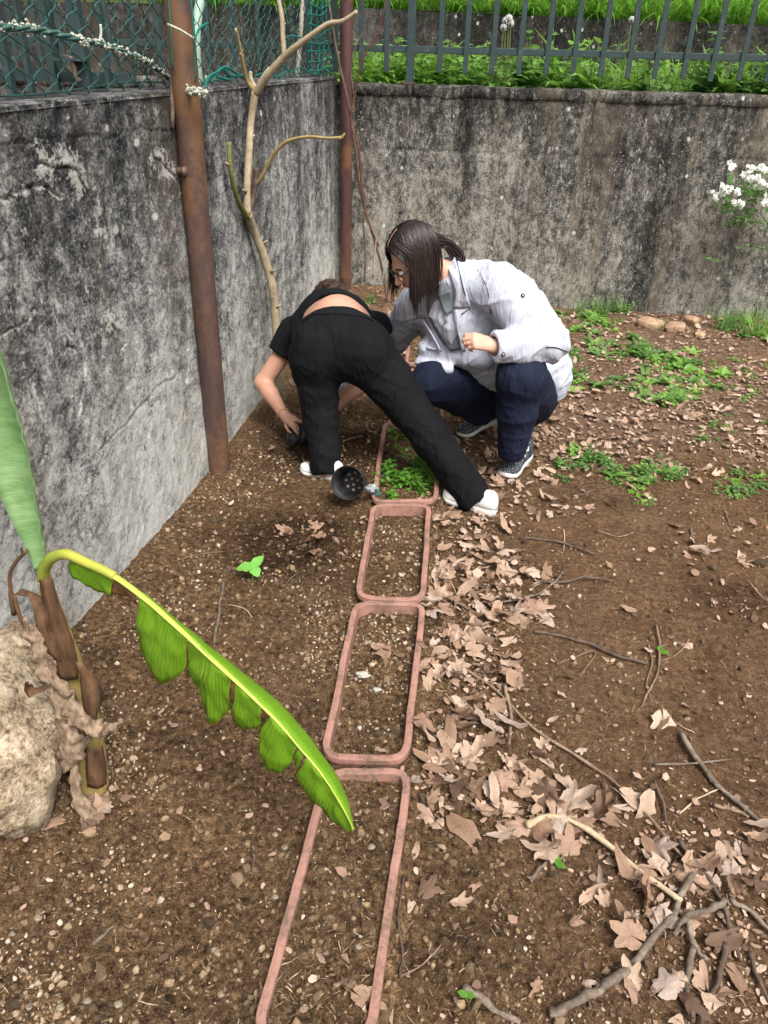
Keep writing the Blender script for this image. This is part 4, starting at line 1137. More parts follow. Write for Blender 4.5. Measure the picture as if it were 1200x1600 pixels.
def plane_leaf(seed, mat, torn=False, name='fallen_leaf'):
    r = random.Random(seed)
    N = 46
    lobes = [(math.pi / 2, 1.0, .30), (math.pi / 2 + .95, .86, .27), (math.pi / 2 - .95, .86, .27), (math.pi / 2 + 1.85, .58, .25), (math.pi / 2 - 1.85, .58, .25)]
    lobes = [(a + r.uniform(-.08, .08), b * r.uniform(.85, 1.1), c) for a, b, c in lobes]
    ang = np.linspace(-math.pi / 2 + .12, 3 * math.pi / 2 - .12, N)
    rad = np.full(N, .46); vein = np.zeros(N)
    for a, b, c in lobes:
        d = np.abs(ang - a)
        rad = np.maximum(rad, b * (1 - np.minimum(d / (c * 2.5), 1) ** 1.35) + .0)
        vein = np.maximum(vein, np.exp(-(d / .05) ** 2))
    rad = np.maximum(rad, .46 - .05 * np.cos(ang * 3))
    rad *= 1 + 0.055 * np.array([(-1) ** i * r.uniform(.2, 1) for i in range(N)])
    if torn:
        for _ in range(r.randint(1, 3)):
            th = r.uniform(0, 6.28); off_ = r.uniform(.12, .42)      # snapped off along a straight break
            cs = np.cos(ang - th); lim_ = np.where(cs > .05, off_ / np.maximum(cs, .05), 9); rad = np.minimum(rad, lim_ * (1 + .06 * np.sin(ang * 23)))
    rings = (0.0, .45, .8, 1.0)
    V = [(0, 0)]
    for k in rings[1:]:
        V += [(k * rad[i] * math.cos(ang[i]), k * rad[i] * math.sin(ang[i])) for i in range(N)]
    V = np.array(V) * 0.5
    cu, cv = r.choice((-.7, .5, 1.1, 1.6)) * r.uniform(.3, .8), r.choice((-.5, .3, .9, 1.5)) * r.uniform(.3, .8); tw = r.uniform(-.6, .6)
    x, y = V[:, 0], V[:, 1]
    z = cu * x * x + cv * y * y + tw * x * y + .05 * vn2(x * 4 + seed, y * 4, seed) + .028 * vn2(x * 11, y * 11 + seed, seed + 1)
    rim = np.concatenate([[0], np.zeros(N), np.full(N, .25), np.ones(N)])
    z += rim * r.uniform(.0, .09) * np.abs(vn2(x * 7, y * 7, seed + 4)) + 0.03 * np.abs(x)
    F = []
    for i in range(N - 1):
        F.append((0, 1 + i, 2 + i))
        for k in range(2):
            a = 1 + k * N + i
            F.append((a, a + N, a + N + 1, a + 1))
    v3 = np.stack([x, y, z], 1)
    # petiole
    pv, pf = tube_geo([(0, 0, 0), (.02, -.16, .01), (.05, -.34, r.uniform(0, .08))], [.008, .007, .010], 4)
    F += [tuple(q + len(v3) for q in f) for f in pf]
    o = mesh_obj(name, np.concatenate([v3, pv]), F, mat)
    vv = np.concatenate([[1], vein, vein, vein, np.ones(len(pv))]); add_attr(o, 'vein', vv)
    me = o.data; bpy.data.objects.remove(o)
    return me
LV = [plane_leaf(i, M_LEAF, i % 4 != 1) for i in range(22)]
def oval_leaf(seed, mat):                 # narrow leaf of another tree, folded and curled
    r = random.Random(seed)
    v, f = leaf_geo(1.0, r.uniform(.11, .17), r.uniform(.5, 1.6) * r.choice((-1, 1)), r.uniform(.1, .5), 9, 'ovate')
    v = v - np.array([.5, 0, 0]); v[:, 2] += .04 * vn2(v[:, 0] * 6, v[:, 1] * 9, seed); v[:, 1] += .05 * vn2(v[:, 0] * 7, v[:, 1] * 3, seed + 2)
    o = mesh_obj('fallen_leaf', v, f, mat); add_attr(o, 'vein', (np.arange(len(v)) % 3 == 1) * 1.0)
    me = o.data; bpy.data.objects.remove(o); return me
LV += [oval_leaf(300 + i, M_LEAF) for i in range(5)]
LVD = [plane_leaf(50 + i, M_LEAFD, i % 2 == 0) for i in range(4)]
LR = random.Random(21)
SPOT = []                                 # (px, py, width m, zone, lift)
def zone(n, cx, cy, sx, sy, s0, s1, z, lift=0.02, rect=True):
    for i in range(n):
        px = cx + (LR.uniform(-1, 1) if rect else LR.gauss(0, .6)) * sx; py = cy + (LR.uniform(-1, 1) if rect else LR.gauss(0, .6)) * sy
        SPOT.append((px, py, LR.uniform(s0, s1), z, LR.random() * lift))
zone(50, 745, 865, 72, 60, .06, .12, 0); zone(40, 720, 945, 50, 60, .06, .13, 0); zone(26, 815, 930, 45, 50, .06, .13, 0)
zone(26, 700, 1035, 40, 50, .06, .13, 0); zone(12, 780, 1030, 50, 40, .05, .12, 0); zone(20, 690, 1150, 45, 50, .07, .15, 0); zone(12, 760, 1120, 50, 50, .06, .14, 0)
zone(22, 760, 1220, 100, 50, .07, .15, 0); zone(22, 810, 1265, 90, 50, .07, .16, 0); zone(12, 890, 1290, 70, 50, .07, .13, 0); zone(7, 670, 1250, 30, 50, .05, .10, 0)
zone(10, 1010, 1310, 70, 60, .06, .14, 1); zone(14, 1080, 1400, 80, 70, .06, .13, 1); zone(14, 1060, 1520, 90, 80, .06, .14, 1); zone(10, 1150, 1340, 50, 60, .06, .13, 1); zone(6, 930, 1420, 60, 60, .05, .10, 1)
zone(20, 1110, 855, 60, 30, .03, .09, 2, .01); zone(8, 1150, 930, 50, 50, .03, .07, 2, .01); zone(14, 1030, 1030, 90, 90, .03, .08, 2, .01); zone(2, 1025, 1135, 10, 6, .10, .12, 2, .01)
zone(60, 760, 700, 110, 60, .05, .10, 3, .015); zone(60, 960, 690, 130, 50, .04, .09, 3, .012); zone(40, 1080, 690, 110, 60, .04, .08, 3, .012); zone(30, 900, 610, 60, 40, .04, .08, 3, .01); zone(18, 860, 790, 70, 20, .04, .09, 3, .01)
zone(14, 430, 1000, 130, 130, .025, .06, 4, .006); zone(12, 300, 1350, 250, 150, .025, .06, 4, .006); zone(8, 250, 900, 70, 50, .04, .08, 4, .006); zone(8, 590, 620, 60, 50, .04, .09, 4, .006); zone(10, 110, 1260, 70, 40, .06, .11, 4, .01)
zone(8, 500, 820, 60, 60, .03, .07, 4, .006); zone(14, 470, 840, 34, 28, .06, .11, 5, .02); zone(16, 600, 470, 60, 30, .05, .09, 6, .01)
SPOT += [(605, 1020, .10, 7, .01), (590, 1015, .09, 7, .01), (600, 1030, .085, 7, .015), (612, 960, .06, 7, 0), (648, 1040, .06, 7, 0), (575, 1075, .06, 7, 0), (585, 1170, .07, 7, 0), (635, 908, .075, 7, 0), (620, 1085, .05, 7, 0), (650, 965, .05, 7, 0), (605, 1260, .06, 7, 0), (545, 1540, .09, 7, 0), (565, 1560, .10, 7, 0), (500, 1490, .06, 7, 0), (480, 1585, .05, 7, 0), (540, 1500, .06, 7, 0), (500, 1360, .05, 7, 0), (665, 1395, .09, 8, .005), (715, 1415, .08, 8, .005), (690, 1490, .09, 8, .005), (650, 1330, .08, 8, 0), (640, 1420, .05, 8, 0), (840, 1545, .06, 8, 0), (610, 1590, .06, 8, 0)]
ZL = ['dry tan lobed leaf in the drift beside the planter row', 'dry tan leaf among the tangled branches and roots', 'dry leaf on the dug dark bed', 'flattened dry leaf on the trodden litter behind the white coat', 'dry leaf fragment on the pebbly soil before the left wall', 'wet brown leaf heaped beside the seedling', 'dry leaf on the soil bank in the wall corner', 'curled dry leaf lying on the soil inside a planter box', 'dry curled leaf on bare soil beside the nearest planter rim']
ZG = ['leaves in the drift beside the planters', 'leaves among the branches', 'leaves on the dug bed', 'leaves on the trodden litter', 'leaves before the left wall', 'wet leaves by the seedling', 'leaves in the wall corner', 'leaves inside the planters', 'leaves beside the nearest planter']
SPOT = [(s, gz(s[0], s[1])) for s in SPOT]
SPOT = [(s, p) for s, p in SPOT if p.x > wallx(p.y) + .05 and p.y < 5.75]
SPOT.sort(key=lambda q: -q[0][2] / max(.6, (q[1] - Vector((0, 0, CAM_H))).length))
def leaf_mat_w(s, p):
    sc = s[2]
    R = Matrix.Rotation(LR.uniform(0, 6.3), 4, 'Z') @ Matrix.Rotation(LR.gauss(0, .36), 4, 'X') @ Matrix.Rotation(LR.gauss(0, .36), 4, 'Y')
    if LR.random() < .3: R = R @ Matrix.Rotation(math.pi, 4, 'X')
    return Matrix.Translation(p + Vector((0, 0, .004 + s[4] + .03 * sc))) @ R @ Matrix.Diagonal((sc * LR.uniform(.75, 1.05), sc, sc * LR.uniform(.6, 1.2), 1))
WHOLE = {m_.name for i_, m_ in enumerate(LV) if i_ % 4 == 1}
def leaf_label(s, me):
    size = 'large' if s[2] > .105 else ('small' if s[2] < .06 else 'mid sized')
    st_ = 'whole' if me.name in WHOLE else 'narrow' if len(me.vertices) < 40 else 'broken'
    if s[3] == 0:
        pl = ('beside the bare soil planter' if s[1] < 930 else 'beside the kinked planter' if s[1] < 1130 and s[0] < 770 else 'at the edge of the dug bed' if s[1] < 1130 else 'below the kinked planter' if s[0] < 800 else 'round the pale stripped stick')
        return f'{size} {st_} dry tan leaf in the drift {pl}'
    if s[3] in (1, 2, 3, 7): return f'{size} {st_} ' + ZL[s[3]]
    return ZL[s[3]]
rest_v, rest_f, rest_a, rest_t, rn = [], [], [], [], 0
for i, (s, p) in enumerate(SPOT):
    if i < 290:
        me = LR.choice(LVD if s[3] == 5 else LV)
        o = bpy.data.objects.new('fallen_leaf', me); link(o); o.matrix_world = leaf_mat_w(s, p)
        tag(o, leaf_label(s, me), 'leaf', ZG[s[3]])
    else:
        pass
for (s, p) in SPOT[290:] + [((0, 0, LR.uniform(.03, .08), 3, LR.random() * .012), gz(px, py)) for px, py in [(LR.gauss(900, 170), LR.gauss(690, 45)) for _ in range(300)] + [(LR.gauss(720, 55), LR.gauss(950, 120)) for _ in range(90)] + [(LR.gauss(780, 80), LR.gauss(1210, 70)) for _ in range(30)] + [(LR.gauss(1080, 70), LR.gauss(1430, 90)) for _ in range(20)]]:
    if in_planter(np.array([p.x]), np.array([p.y]), .01)[0] > 0 or p.x < -0.35 and p.y < 4: continue
    me = LR.choice(LV); k = len(me.vertices)
    co = np.empty(k * 3); me.vertices.foreach_get('co', co)
    Mx = np.array(leaf_mat_w(s, p)); co = co.reshape(-1, 3) @ Mx[:3, :3].T + Mx[:3, 3]
    a = np.empty(k); me.attributes['vein'].data.foreach_get('value', a)
    rest_v.append(co); rest_a.append(a); rest_t.append(np.full(k, LR.random()))
    rest_f += [tuple(q + rn for q in pl.vertices) for pl in me.polygons]; rn += k
o = mesh_obj('leaf_litter', np.concatenate(rest_v), rest_f, M_LEAF); add_attr(o, 'vein', np.concatenate(rest_a)); add_attr(o, 'tint', np.concatenate(rest_t))
tag(o, 'trodden litter of smaller dry tan leaves on the soil', 'leaf litter', kind='stuff')

# ================================================================== STICKS AND ROOTS, one by one
M_STICK = bark('grey_dead_wood', (0.06, 0.044, 0.032), (0.17, 0.132, 0.10), (0.33, 0.275, 0.215), 60)
M_STICKP = bark('pale_stripped_wood', (0.32, 0.235, 0.14), (0.46, 0.36, 0.235), (0.58, 0.47, 0.33), 35)
M_ROOT = bark('tan_root', (0.10, 0.065, 0.04), (0.22, 0.15, 0.098), (0.36, 0.265, 0.185), 60)
M_ROOTD = bark('dark_root', (0.045, 0.03, 0.022), (0.10, 0.07, 0.052), (0.17, 0.125, 0.095), 45)
def stick(pts, r, mat, label, lift=0.0, taper=0.6, name='stick', group=None, cat='stick', z=None):
    r = r * .76
    P = [gz(a, b) + Vector((0, 0, r * 0.7 + lift + random.uniform(0, .006))) for a, b in pts]
    Q = spline(P, 7)
    k = len(Q)
    s_ = random.randrange(999)
    Q = Q + 0.55 * r * np.stack([vn2(np.arange(k) * .45, np.full(k, 1.), s_), vn2(np.arange(k) * .45, np.full(k, 5.), s_), np.zeros(k)], 1)
    rr = np.linspace(r, r * taper, k) * (1 + .26 * vn2(np.arange(k) * .6, np.full(k, 9.), s_))
    o = MB().tube(Q, rr, 8).build(name, mat, None, origin=Q[0])
    return tag(o, label, cat, group)
stick([(820, 1300), (838, 1288), (870, 1284), (915, 1305), (975, 1352), (1060, 1418)], .0105, M_STICKP, 'pale stripped stick with a crooked end on the leaf drift', .012, .75)
stick([(858, 1592), (905, 1572), (950, 1545), (1000, 1495), (1045, 1440), (1082, 1372)], .0125, M_STICK, 'long grey weathered branch lying beside the tangled roots', .01, .7)
stick([(905, 1572), (935, 1545), (955, 1535)], .006, M_STICK, 'short grey splinter lying along the grey branch', .012)
stick([(725, 1048), (772, 1082), (830, 1140), (900, 1188), (962, 1228), (1012, 1282), (1055, 1335), (1088, 1372)], .0052, M_ROOT, 'long thin tan root running past the leaf drift to the tangle', .006, .9, 'root')
stick([(786, 1078), (796, 1120), (793, 1172)], .0085, M_ROOT, 'short thick tan twig standing out of the leaf drift', .012)
stick([(1062, 1150), (1098, 1205), (1140, 1250), (1210, 1308)], .011, M_STICK, 'thick grey root on the dark bed by the yard edge', .004)
stick([(1020, 1200), (1080, 1200), (1140, 1192)], .0045, M_STICK, 'thin grey twig crossing the thick root', .012)
stick([(845, 912), (880, 912), (915, 907), (952, 911)], .0085, M_ROOTD, 'dark root end by the leaf drift on the bed edge', .004)
stick([(782, 948), (820, 940), (850, 928), (882, 900)], .006, M_STICK, 'grey twig lying over the leaf drift', .014)
stick([(832, 988), (880, 998), (915, 1008), (960, 1028), (1012, 1040)], .0085, M_ROOTD, 'dark root snaking over the dug bed', .002)
stick([(1026, 980), (1030, 1020), (1026, 1055), (1012, 1085), (1000, 1108)], .0055, M_ROOT, 'pale forked root on the dug bed', .004)
stick([(1076, 1002), (1058, 1025), (1030, 1036)], .0035, M_ROOT, 'thin pale rootlet joining the forked root', .004)
stick([(1012, 1010), (1018, 1035), (1010, 1070), (1018, 1100)], .0032, M_ROOT, 'thin hooked rootlet beside the pale forked root', .003)
stick([(828, 1384), (850, 1350), (872, 1308)], .008, M_STICK, 'short grey twig below the pale stripped stick', .004)
stick([(725, 1545), (760, 1572), (812, 1606)], .011, M_STICK, 'grey branch end beside the tiny two leaf sprout', .004)
stick([(1130, 1420), (1105, 1432), (1072, 1445), (1050, 1470)], .0115, M_STICK, 'grey crooked branch piece in the tangle', .02)
stick([(1070, 1440), (1080, 1480), (1100, 1510)], .010, M_STICK, 'grey forked branch piece in the tangle', .012)
stick([(1130, 1420), (1138, 1460), (1152, 1505)], .008, M_ROOTD, 'dark side root in the tangle', .004)
stick([(1082, 1490), (1072, 1540), (1080, 1600)], .010, M_STICK, 'grey root running down through the tangled leaves', .010)
stick([(1130, 1480), (1122, 1530), (1100, 1570), (1092, 1610)], .009, M_ROOTD, 'dark root running beside the grey root in the tangle', .006)
stick([(1060, 1320), (1100, 1370), (1130, 1420)], .009, M_ROOTD, 'dark root leading into the tangle', .004)
stick([(1138, 1410), (1170, 1430), (1210, 1470)], .009, M_STICK, 'grey branch leaving the tangle towards the yard edge', .006)
stick([(1170, 1490), (1185, 1540), (1210, 1590)], .006, M_ROOTD, 'dark root beside the tangle at the yard edge', .003)
stick([(1060, 1275), (1090, 1250), (1125, 1235)], .0035, M_STICKP, 'thin pale twig beside the thick grey root', .004)
stick([(1020, 1225), (1035, 1260), (1038, 1290)], .005, M_ROOTD, 'short dark twig beside the long thin root', .004)
stick([(1115, 1262), (1150, 1270), (1170, 1280)], .007, M_ROOT, 'stubby tan root under the thick grey root', .002)
stick([(335, 1008), (342, 960), (349, 912)], .0075, M_STICK, 'grey wooden peg lying beside the green seedling', .004, .9)
stick([(282, 876), (315, 868), (352, 864)], .003, M_ROOT, 'thin straw coloured stalk before the left wall', .004)
stick([(1078, 828), (1088, 858), (1100, 880)], .004, M_ROOT, 'thin tan twig among small leaves on the far side of the bed', .004)
stick([(1165, 882), (1190, 878), (1215, 870)], .006, M_ROOT, 'tan root end at the yard edge', .006)
stick([(1170, 912), (1185, 935), (1210, 950)], .0055, M_ROOT, 'pale root sticking out of the dark hollow', .006)
stick([(870, 1040), (930, 1020), (905, 1060)], .0028, M_ROOT, 'fine root loop on the dug bed', .002)
stick([(930, 830), (965, 842), (990, 835)], .003, M_ROOT, 'fine tan twig on the humped soil', .004)
stick([(535, 692), (552, 687), (566, 684)], .0025, M_STICKP, 'thin pale twig beside the dark soil heap', .004)
stick([(535, 745), (548, 728), (555, 722)], .0022, M_STICKP, 'tiny pale twig by the white trainers', .004)
stick([(625, 1530), (628, 1490), (622, 1440), (632, 1370)], .004, M_ROOTD, 'dark stalk lying along the nearest planter rim', .004)
stick([(625, 1530), (660, 1510), (690, 1480)], .003, M_ROOT, 'thin curled leaf stalk beside the nearest planter', .004)
stick([(145, 1480), (165, 1462), (178, 1450)], .006, M_STICK, 'grey splinter of wood on the pebbly soil', .003)
stick([(395, 1325), (398, 1345), (396, 1358)], .005, M_ROOTD, 'short charred stick on the pebbly soil', .003)
stick([(810, 842), (870, 850), (930, 870)], .007, M_ROOTD, 'dark twig half buried at the top of the leaf drift', .003)
for i in range(44):
    px, py = LR.choice([(LR.uniform(640, 1200), LR.uniform(820, 1600)), (LR.uniform(20, 520), LR.uniform(880, 1590)), (LR.uniform(650, 1150), LR.uniform(640, 830))])
    a = LR.uniform(0, 6.3); L = LR.uniform(10, 45); b = a + LR.uniform(-.7, .7)
    m1 = (px + math.cos(a) * L * .5, py + math.sin(a) * L * .35); m2 = (m1[0] + math.cos(b) * L * .6, m1[1] + math.sin(b) * L * .4)
    stick([(px, py), m1, m2], LR.uniform(.0013, .003), LR.choice((M_ROOT, M_ROOTD, M_STICKP, M_STICK)), 'hair thin loose twig on the soil', .002, .5, 'twig', 'loose twigs on the soil', 'twig')

# ================================================================== STONES
def stone_mat(name, a, b, c_, sc=20):
    m = NT(name)
    n = m.noise(sc, 6, 0.7); n2 = m.noise(sc * 7, 4, 0.7)
    c = m.ramp(m.math('ADD', m.math('MULTIPLY', n, .6), m.math('MULTIPLY', n2, .4)), [(.40, a), (.49, b), (.60, c_)])
    c = m.mix(m.math('MULTIPLY', m.objrand(), .4), c, m.mix(1., c, (1.25, 1.15, 1.05), 'MULTIPLY'))
    return m.fin(c, .9, m.bump(n2, .8, .006, m.bump(n, .8, .02)), .2)
M_GRANITE = stone_mat('ochre_granite', (0.075, 0.055, 0.036), (0.29, 0.225, 0.15), (0.52, 0.44, 0.335), 14)
M_BRICK = stone_mat('tan_sandstone', (0.22, 0.13, 0.075), (0.36, 0.235, 0.15), (0.47, 0.34, 0.23), 16)
M_STONE = stone_mat('small_stone', (0.2, 0.15, 0.1), (0.36, 0.29, 0.2), (0.5, 0.43, 0.33), 60)
def rock(name, c, rad, mat, seed, sub=4, rough=.18, box=.0, R=None, planes=9):
    import bmesh
    bm = bmesh.new(); bmesh.ops.create_icosphere(bm, subdivisions=sub, radius=1.0)
    V = np.array([v.co[:] for v in bm.verts]); F = [tuple(v.index for v in f.verts) for f in bm.faces]; bm.free()
    g = np.random.default_rng(seed)
    if box: V = np.sign(V) * np.abs(V) ** box; V = V / np.abs(V).max()
    for k in range(planes):                # knock flat facets off
        d = g.normal(size=3); d /= np.linalg.norm(d); h = g.uniform(.62, .88)
        s = V @ d; V = V - np.outer(np.maximum(s - h, 0) * .85, d)
    nn = rough * fbm2(V[:, 0] * 2 + seed, V[:, 1] * 2 + V[:, 2] * 1.7, 4, seed) + rough * .35 * vn3(V[:, 0] * 7, V[:, 1] * 7, V[:, 2] * 7, seed)
    V = V * (1 + nn[:, None] + (.03 * vn3(V[:, 0] * 16, V[:, 1] * 16, V[:, 2] * 16, seed) if sub > 4 else 0 * nn)[:, None])
    V = V * np.array(rad)
    if R is not None: V = V @ np.array(R).T
    return mesh_obj(name, V + np.array(c), F, mat, origin=tuple(c))
bl = rock('boulder', (-1.05, 1.19, 0.12), (0.20, 0.33, 0.27), M_GRANITE, 5, 5, .15, R=Matrix.Rotation(.15, 3, 'Z'), planes=15)
tag(bl, 'large ochre granite boulder behind the banana plant', 'boulder')
for (px, py, rad, sd, lb) in [(1015, 510, (.085, .06, .032), 3, 'flat tan stone block by the back wall'), (1052, 518, (.07, .05, .042), 4, 'squared tan stone block leaning by the back wall'), (1078, 508, (.048, .048, .042), 8, 'rounded reddish stone by the back wall'), (1092, 525, (.06, .04, .02), 9, 'low grey stone beside the tan blocks')]:
    p = gz(px, py); tag(rock('stone_block', (p.x, p.y, p.z + rad[2] * .6), rad, M_BRICK, sd, 4, .07, box=.42, R=Matrix.Rotation(.3 * (sd - 5), 3, 'Z') @ Matrix.Rotation(.12, 3, 'X'), planes=5), lb, 'stone')
for (px, py, r) in [(530, 352 + 780, .012), (188, 1675, .01), (95, 1575, .014), (340, 1490, .013), (430, 1402, .013), (185, 1570, .015), (45, 1575, .012), (137, 1565, .014), (445, 1325, .014), (300, 1415, .01), (335, 1485, .012), (325, 1515, .010), (442, 1045, .010), (265, 1130, .011), (270, 1115, .009), (448, 1105, .012), (430, 1305, .013), (210, 1310, .01), (230, 1225, .009), (345, 1555, .012), (605, 1175, .007), (545, 1055, .008), (410, 980, .011), (60, 1435, .016), (20, 1460, .012), (1185, 1390, .015), (560, 1480, .012), (520, 1395, .01), (595, 1300, .013), (580, 1325, .015), (250, 1290, .008), (235, 1345, .009), (200, 1365, .008), (150, 1425, .010), (1010, 690, .016), (1130, 530, .02), (1155, 528, .022), (1128, 540, .018), (1100, 548, .02), (740, 1330, .008), (690, 1395, .01), (770, 1420, .009), (700, 830, .01)]:
    if py > 1605: continue
    r *= .68; p = gz(px, py)
    tag(rock('small_stone', (p.x, p.y, p.z + r * .35), (r, r * .8, r * .65), M_STONE, int(px * 3 + py), 2, .15, planes=4), 'small pale stone lying loose on the soil', 'stone', 'small pale stones on the soil')

# ================================================================== POTS, SCRAP, SEEDLINGS
def black_plastic():
    m = NT('black_pot_plastic'); n = m.noise(40, 5, .7)
    c = m.mix(m.ramp(n, [(.5, 0.), (.75, .35)]), (0.006, 0.006, 0.007), (0.05, 0.037, 0.027))
    return m.fin(c, m.ramp(n, [(.3, .35), (.7, .7)]), m.bump(n, .15, .002), .45)
M_POT = black_plastic()
def pot(name, label, loc, rot, r0=.068, r1=.050, h=.115, holes=True):
    t = thing(name, label, 'pot', loc, rot=rot)
    N = 36
    def lathe(prof, nm, mat=M_POT):
        V = [(rr * math.cos(2 * math.pi * i / N), rr * math.sin(2 * math.pi * i / N), z) for rr, z in prof for i in range(N)]
        F = [(j * N + i, j * N + (i + 1) % N, (j + 1) * N + (i + 1) % N, (j + 1) * N + i) for j in range(len(prof) - 1) for i in range(N)]
        me = bpy.data.meshes.new(nm); me.from_pydata(V, [], F); me.materials.append(mat); me.polygons.foreach_set('use_smooth', [True] * len(F))
        o = bpy.data.objects.new(nm, me); link(o, t); return o
    lathe([(r1 * .98, .002), (r1, 0), (r0 * .97, h - .014), (r0 * .955, h - .014), (r1 * .96, .004)], 'pot_wall')
    lathe([(r0 * .955, h - .016), (r0 * 1.03, h - .016), (r0 * 1.05, h - .012), (r0 * 1.05, h - .001), (r0 * 1.03, h), (r0 * .97, h), (r0 * .95, h - .004), (r0 * .955, h - .016)], 'rim')
    lathe([(r1 * .97, .004), (.0001, .006)], 'pot_base')
    if holes:
        m = NT('daylight_hole_soil'); hm = m.fin((0.33, 0.27, 0.2), .9)
        for k in range(11):
            a = k * .785 if k < 8 else (k - 8) * 2.094 + .4; q = r1 * (.72 if k < 8 else .3)
            MBh = MB(); MBh.tube([(q * math.cos(a), q * math.sin(a), .0055), (q * math.cos(a), q * math.sin(a), .0085)], .0058, 10)
            o = MBh.build('drain_hole', hm); o.parent = t
    return t
pp = G(543, 797, 0.0)
pot('plant_pot', 'empty black plastic pot lying on its side beside the planter row', (pp.x + .012, pp.y + .115, .075), (math.radians(66), 0, math.radians(-7)))
# crumpled foil scrap with a teal strand
sp_ = gz(581, 786)
def foil():
    m = NT('crumpled_foil'); n = m.noise(60, 4, .7)
    return m.fin(m.ramp(n, [(.35, (.06, .07, .07)), (.55, (.28, .3, .3)), (.7, (.5, .52, .5))]), .45, m.bump(n, .8, .006), .5)
st_ = thing('crumpled_wrapper', 'crumpled grey wrapper with a teal strand wedged at the planter corner', 'wrapper', sp_)
o = rock('wrapper_ball', (sp_.x - .005, sp_.y + .02, .075), (.030, .022, .022), foil(), 12, 4, .42); setparent(o, st_)
MB().tube(spline([(sp_.x + .012, sp_.y + .01, .085), (sp_.x + .025, sp_.y, .078), (sp_.x + .03, sp_.y - .005, .066), (sp_.x + .018, sp_.y - .012, .07)], 5), .0045, 6).build('teal_strand', M_NET, st_)
for (px, py, s, sd) in ((568, 1056, .022, 3), (588, 1080, .015, 4)):
    p = gz(px, py); m = bpy.data.materials.get('pale_scrap') or NT('pale_scrap').fin((.34, .33, .28), .8)
    tag(rock('paper_scrap', (p.x, p.y, p.z + .006), (s, s * .6, s * .3), m, sd, 3, .5), 'crumpled pale paper scrap on the soil of the kinked planter', 'scrap', 'paper scraps in the planter')

# single seedling in the dug spot
sg = gz(396, 908)
sd = thing('seedling', 'bright green three leafed seedling in freshly dug soil', 'seedling', sg)
MB().tube(spline([sg + Vector((-.004, 0, -.01)), sg + Vector((0, 0, .035)), sg + Vector((.004, -.004, .062))], 5), .0024, 6).build('stem', M_SEED, sd)
for (az, el, L, W) in ((3.3, .15, .062, .030), (1.15, .55, .062, .021), (-.9, -.10, .044, .021)):
    v, f = leaf_geo(L, W, .5, .15, 6, 'ovate')
    mesh_obj('leaf', v @ rotm(az, el).T + np.array(sg + Vector((.004, -.004, .062))), f, M_SEED, sd)
# two-leaf sprout low right, tiny sprigs
for (px, py, s) in ((728, 1562, .020), (868, 1356, .024), (1030, 1024, .030)):
    p = gz(px, py); t = thing('tiny_sprout', {728: 'tiny two leafed green sprout by the grey branch end', 868: 'small green leaf sprout below the pale stripped stick', 1030: 'wilted pale green leaf sprout on the forked root'}[px], 'sprout', p)
    for az in ((0.2, 2.9) if px == 728 else (1.3, -.4)):
        v, f = leaf_geo(s, s * .38, .5, .2, 5); mesh_obj('leaf', v @ rotm(az, .35).T + np.array(p + Vector((0, 0, .014))), f, M_SPROUT, t)
    MB().tube([p - Vector((0, 0, .005)), p + Vector((0, 0, .015))], .0015, 5).build('stem', M_SEED, t)
q = PQ[3]
for i in range(100):                      # crop in the fourth planter
    u = LR.random(); v_ = LR.random() ** .9
    a = q[2] + (q[0] - q[2]) * v_; b = q[3] + (q[1] - q[3]) * v_
    p = a + (b - a) * (.10 + .80 * u); p.y = min(max(p.y, q[2].y + .04), q[0].y - .05)
    if LR.random() > (.45 + .55 * float(vn2(p.x * 14, p.y * 14, 5) > -.1)): continue
    p.z = gh(p.x, p.y) - .003
    big = v_ < .55 and LR.random() < .5
    plant('sprout' if big else 'sprig', M_SPROUT, p, LR.uniform(.8, 1.25) if big else LR.uniform(.6, 1.3), 'sprout', 'small green sprout growing in the fourth planter box', 'sprout', 'sprouts in the planter between the people')
# ================================================================== BANANA PLANT
def banana_mat():
    m = NT('banana_leaf')
    u = m.attr('along'); e = m.attr('edge')
    wv = m.t.nodes.new('ShaderNodeMath'); wv.operation = 'SINE'
    m.t.links.new(m.math('MULTIPLY', u, 800.0), wv.inputs[0])
    c = m.mix(m.noise(14, 4, .6), (0.14, 0.32, 0.012), (0.27, 0.48, 0.03))
    c = m.mix(m.ramp(wv.outputs[0], [(0.0, 0.35), (1.0, 0.0)]), c, m.mix(1., c, (.75, .85, .7), 'MULTIPLY'))
    c = m.mix(m.ramp(e, [(.72, 0.), (.95, .8)]), c, (0.5, 0.48, 0.04))
    c = m.mix(m.ramp(m.math('ADD', e, m.math('MULTIPLY', m.noise(60, 3), .12)), [(.985, 0.), (1.02, 1.0)]), c, (0.10, 0.05, 0.02))
    sp = m.ramp(m.vor(70), [(.05, 1.), (.10, 0.)]); c = m.mix(m.math('MULTIPLY', sp, m.ramp(m.noise(8, 2), [(.5, 0.), (.56, .7)])), c, (.3, .25, .03))
    b = m.bump(wv.outputs[0], .25, .002)
    return m.leafy(c, m.mix(1., c, (1.3, 1.3, .8), 'MULTIPLY'), .5, b, .35, .3)
M_BAN = banana_mat()
def simple_mat(name, a, b, sc=20, rough=.7, spec=.3, bump=.3, stretch=(1, 1, 1)):
    m = NT(name); n = m.noise(sc, 5, .65, m.map(stretch)); n2 = m.noise(sc * 5, 3, .7, m.map(stretch))
    c = m.mix(m.ramp(n, [(.3, 0.), (.7, 1.)]), a, b)
    return m.fin(c, rough, m.bump(n2, bump, .003), spec)
M_RIB = simple_mat('banana_midrib', (.31, .38, .06), (.42, .46, .09), 12, .5, .3, .1)
M_PET = simple_mat('banana_petiole', (.22, .28, .035), (.42, .40, .06), 10, .45, .4, .15)
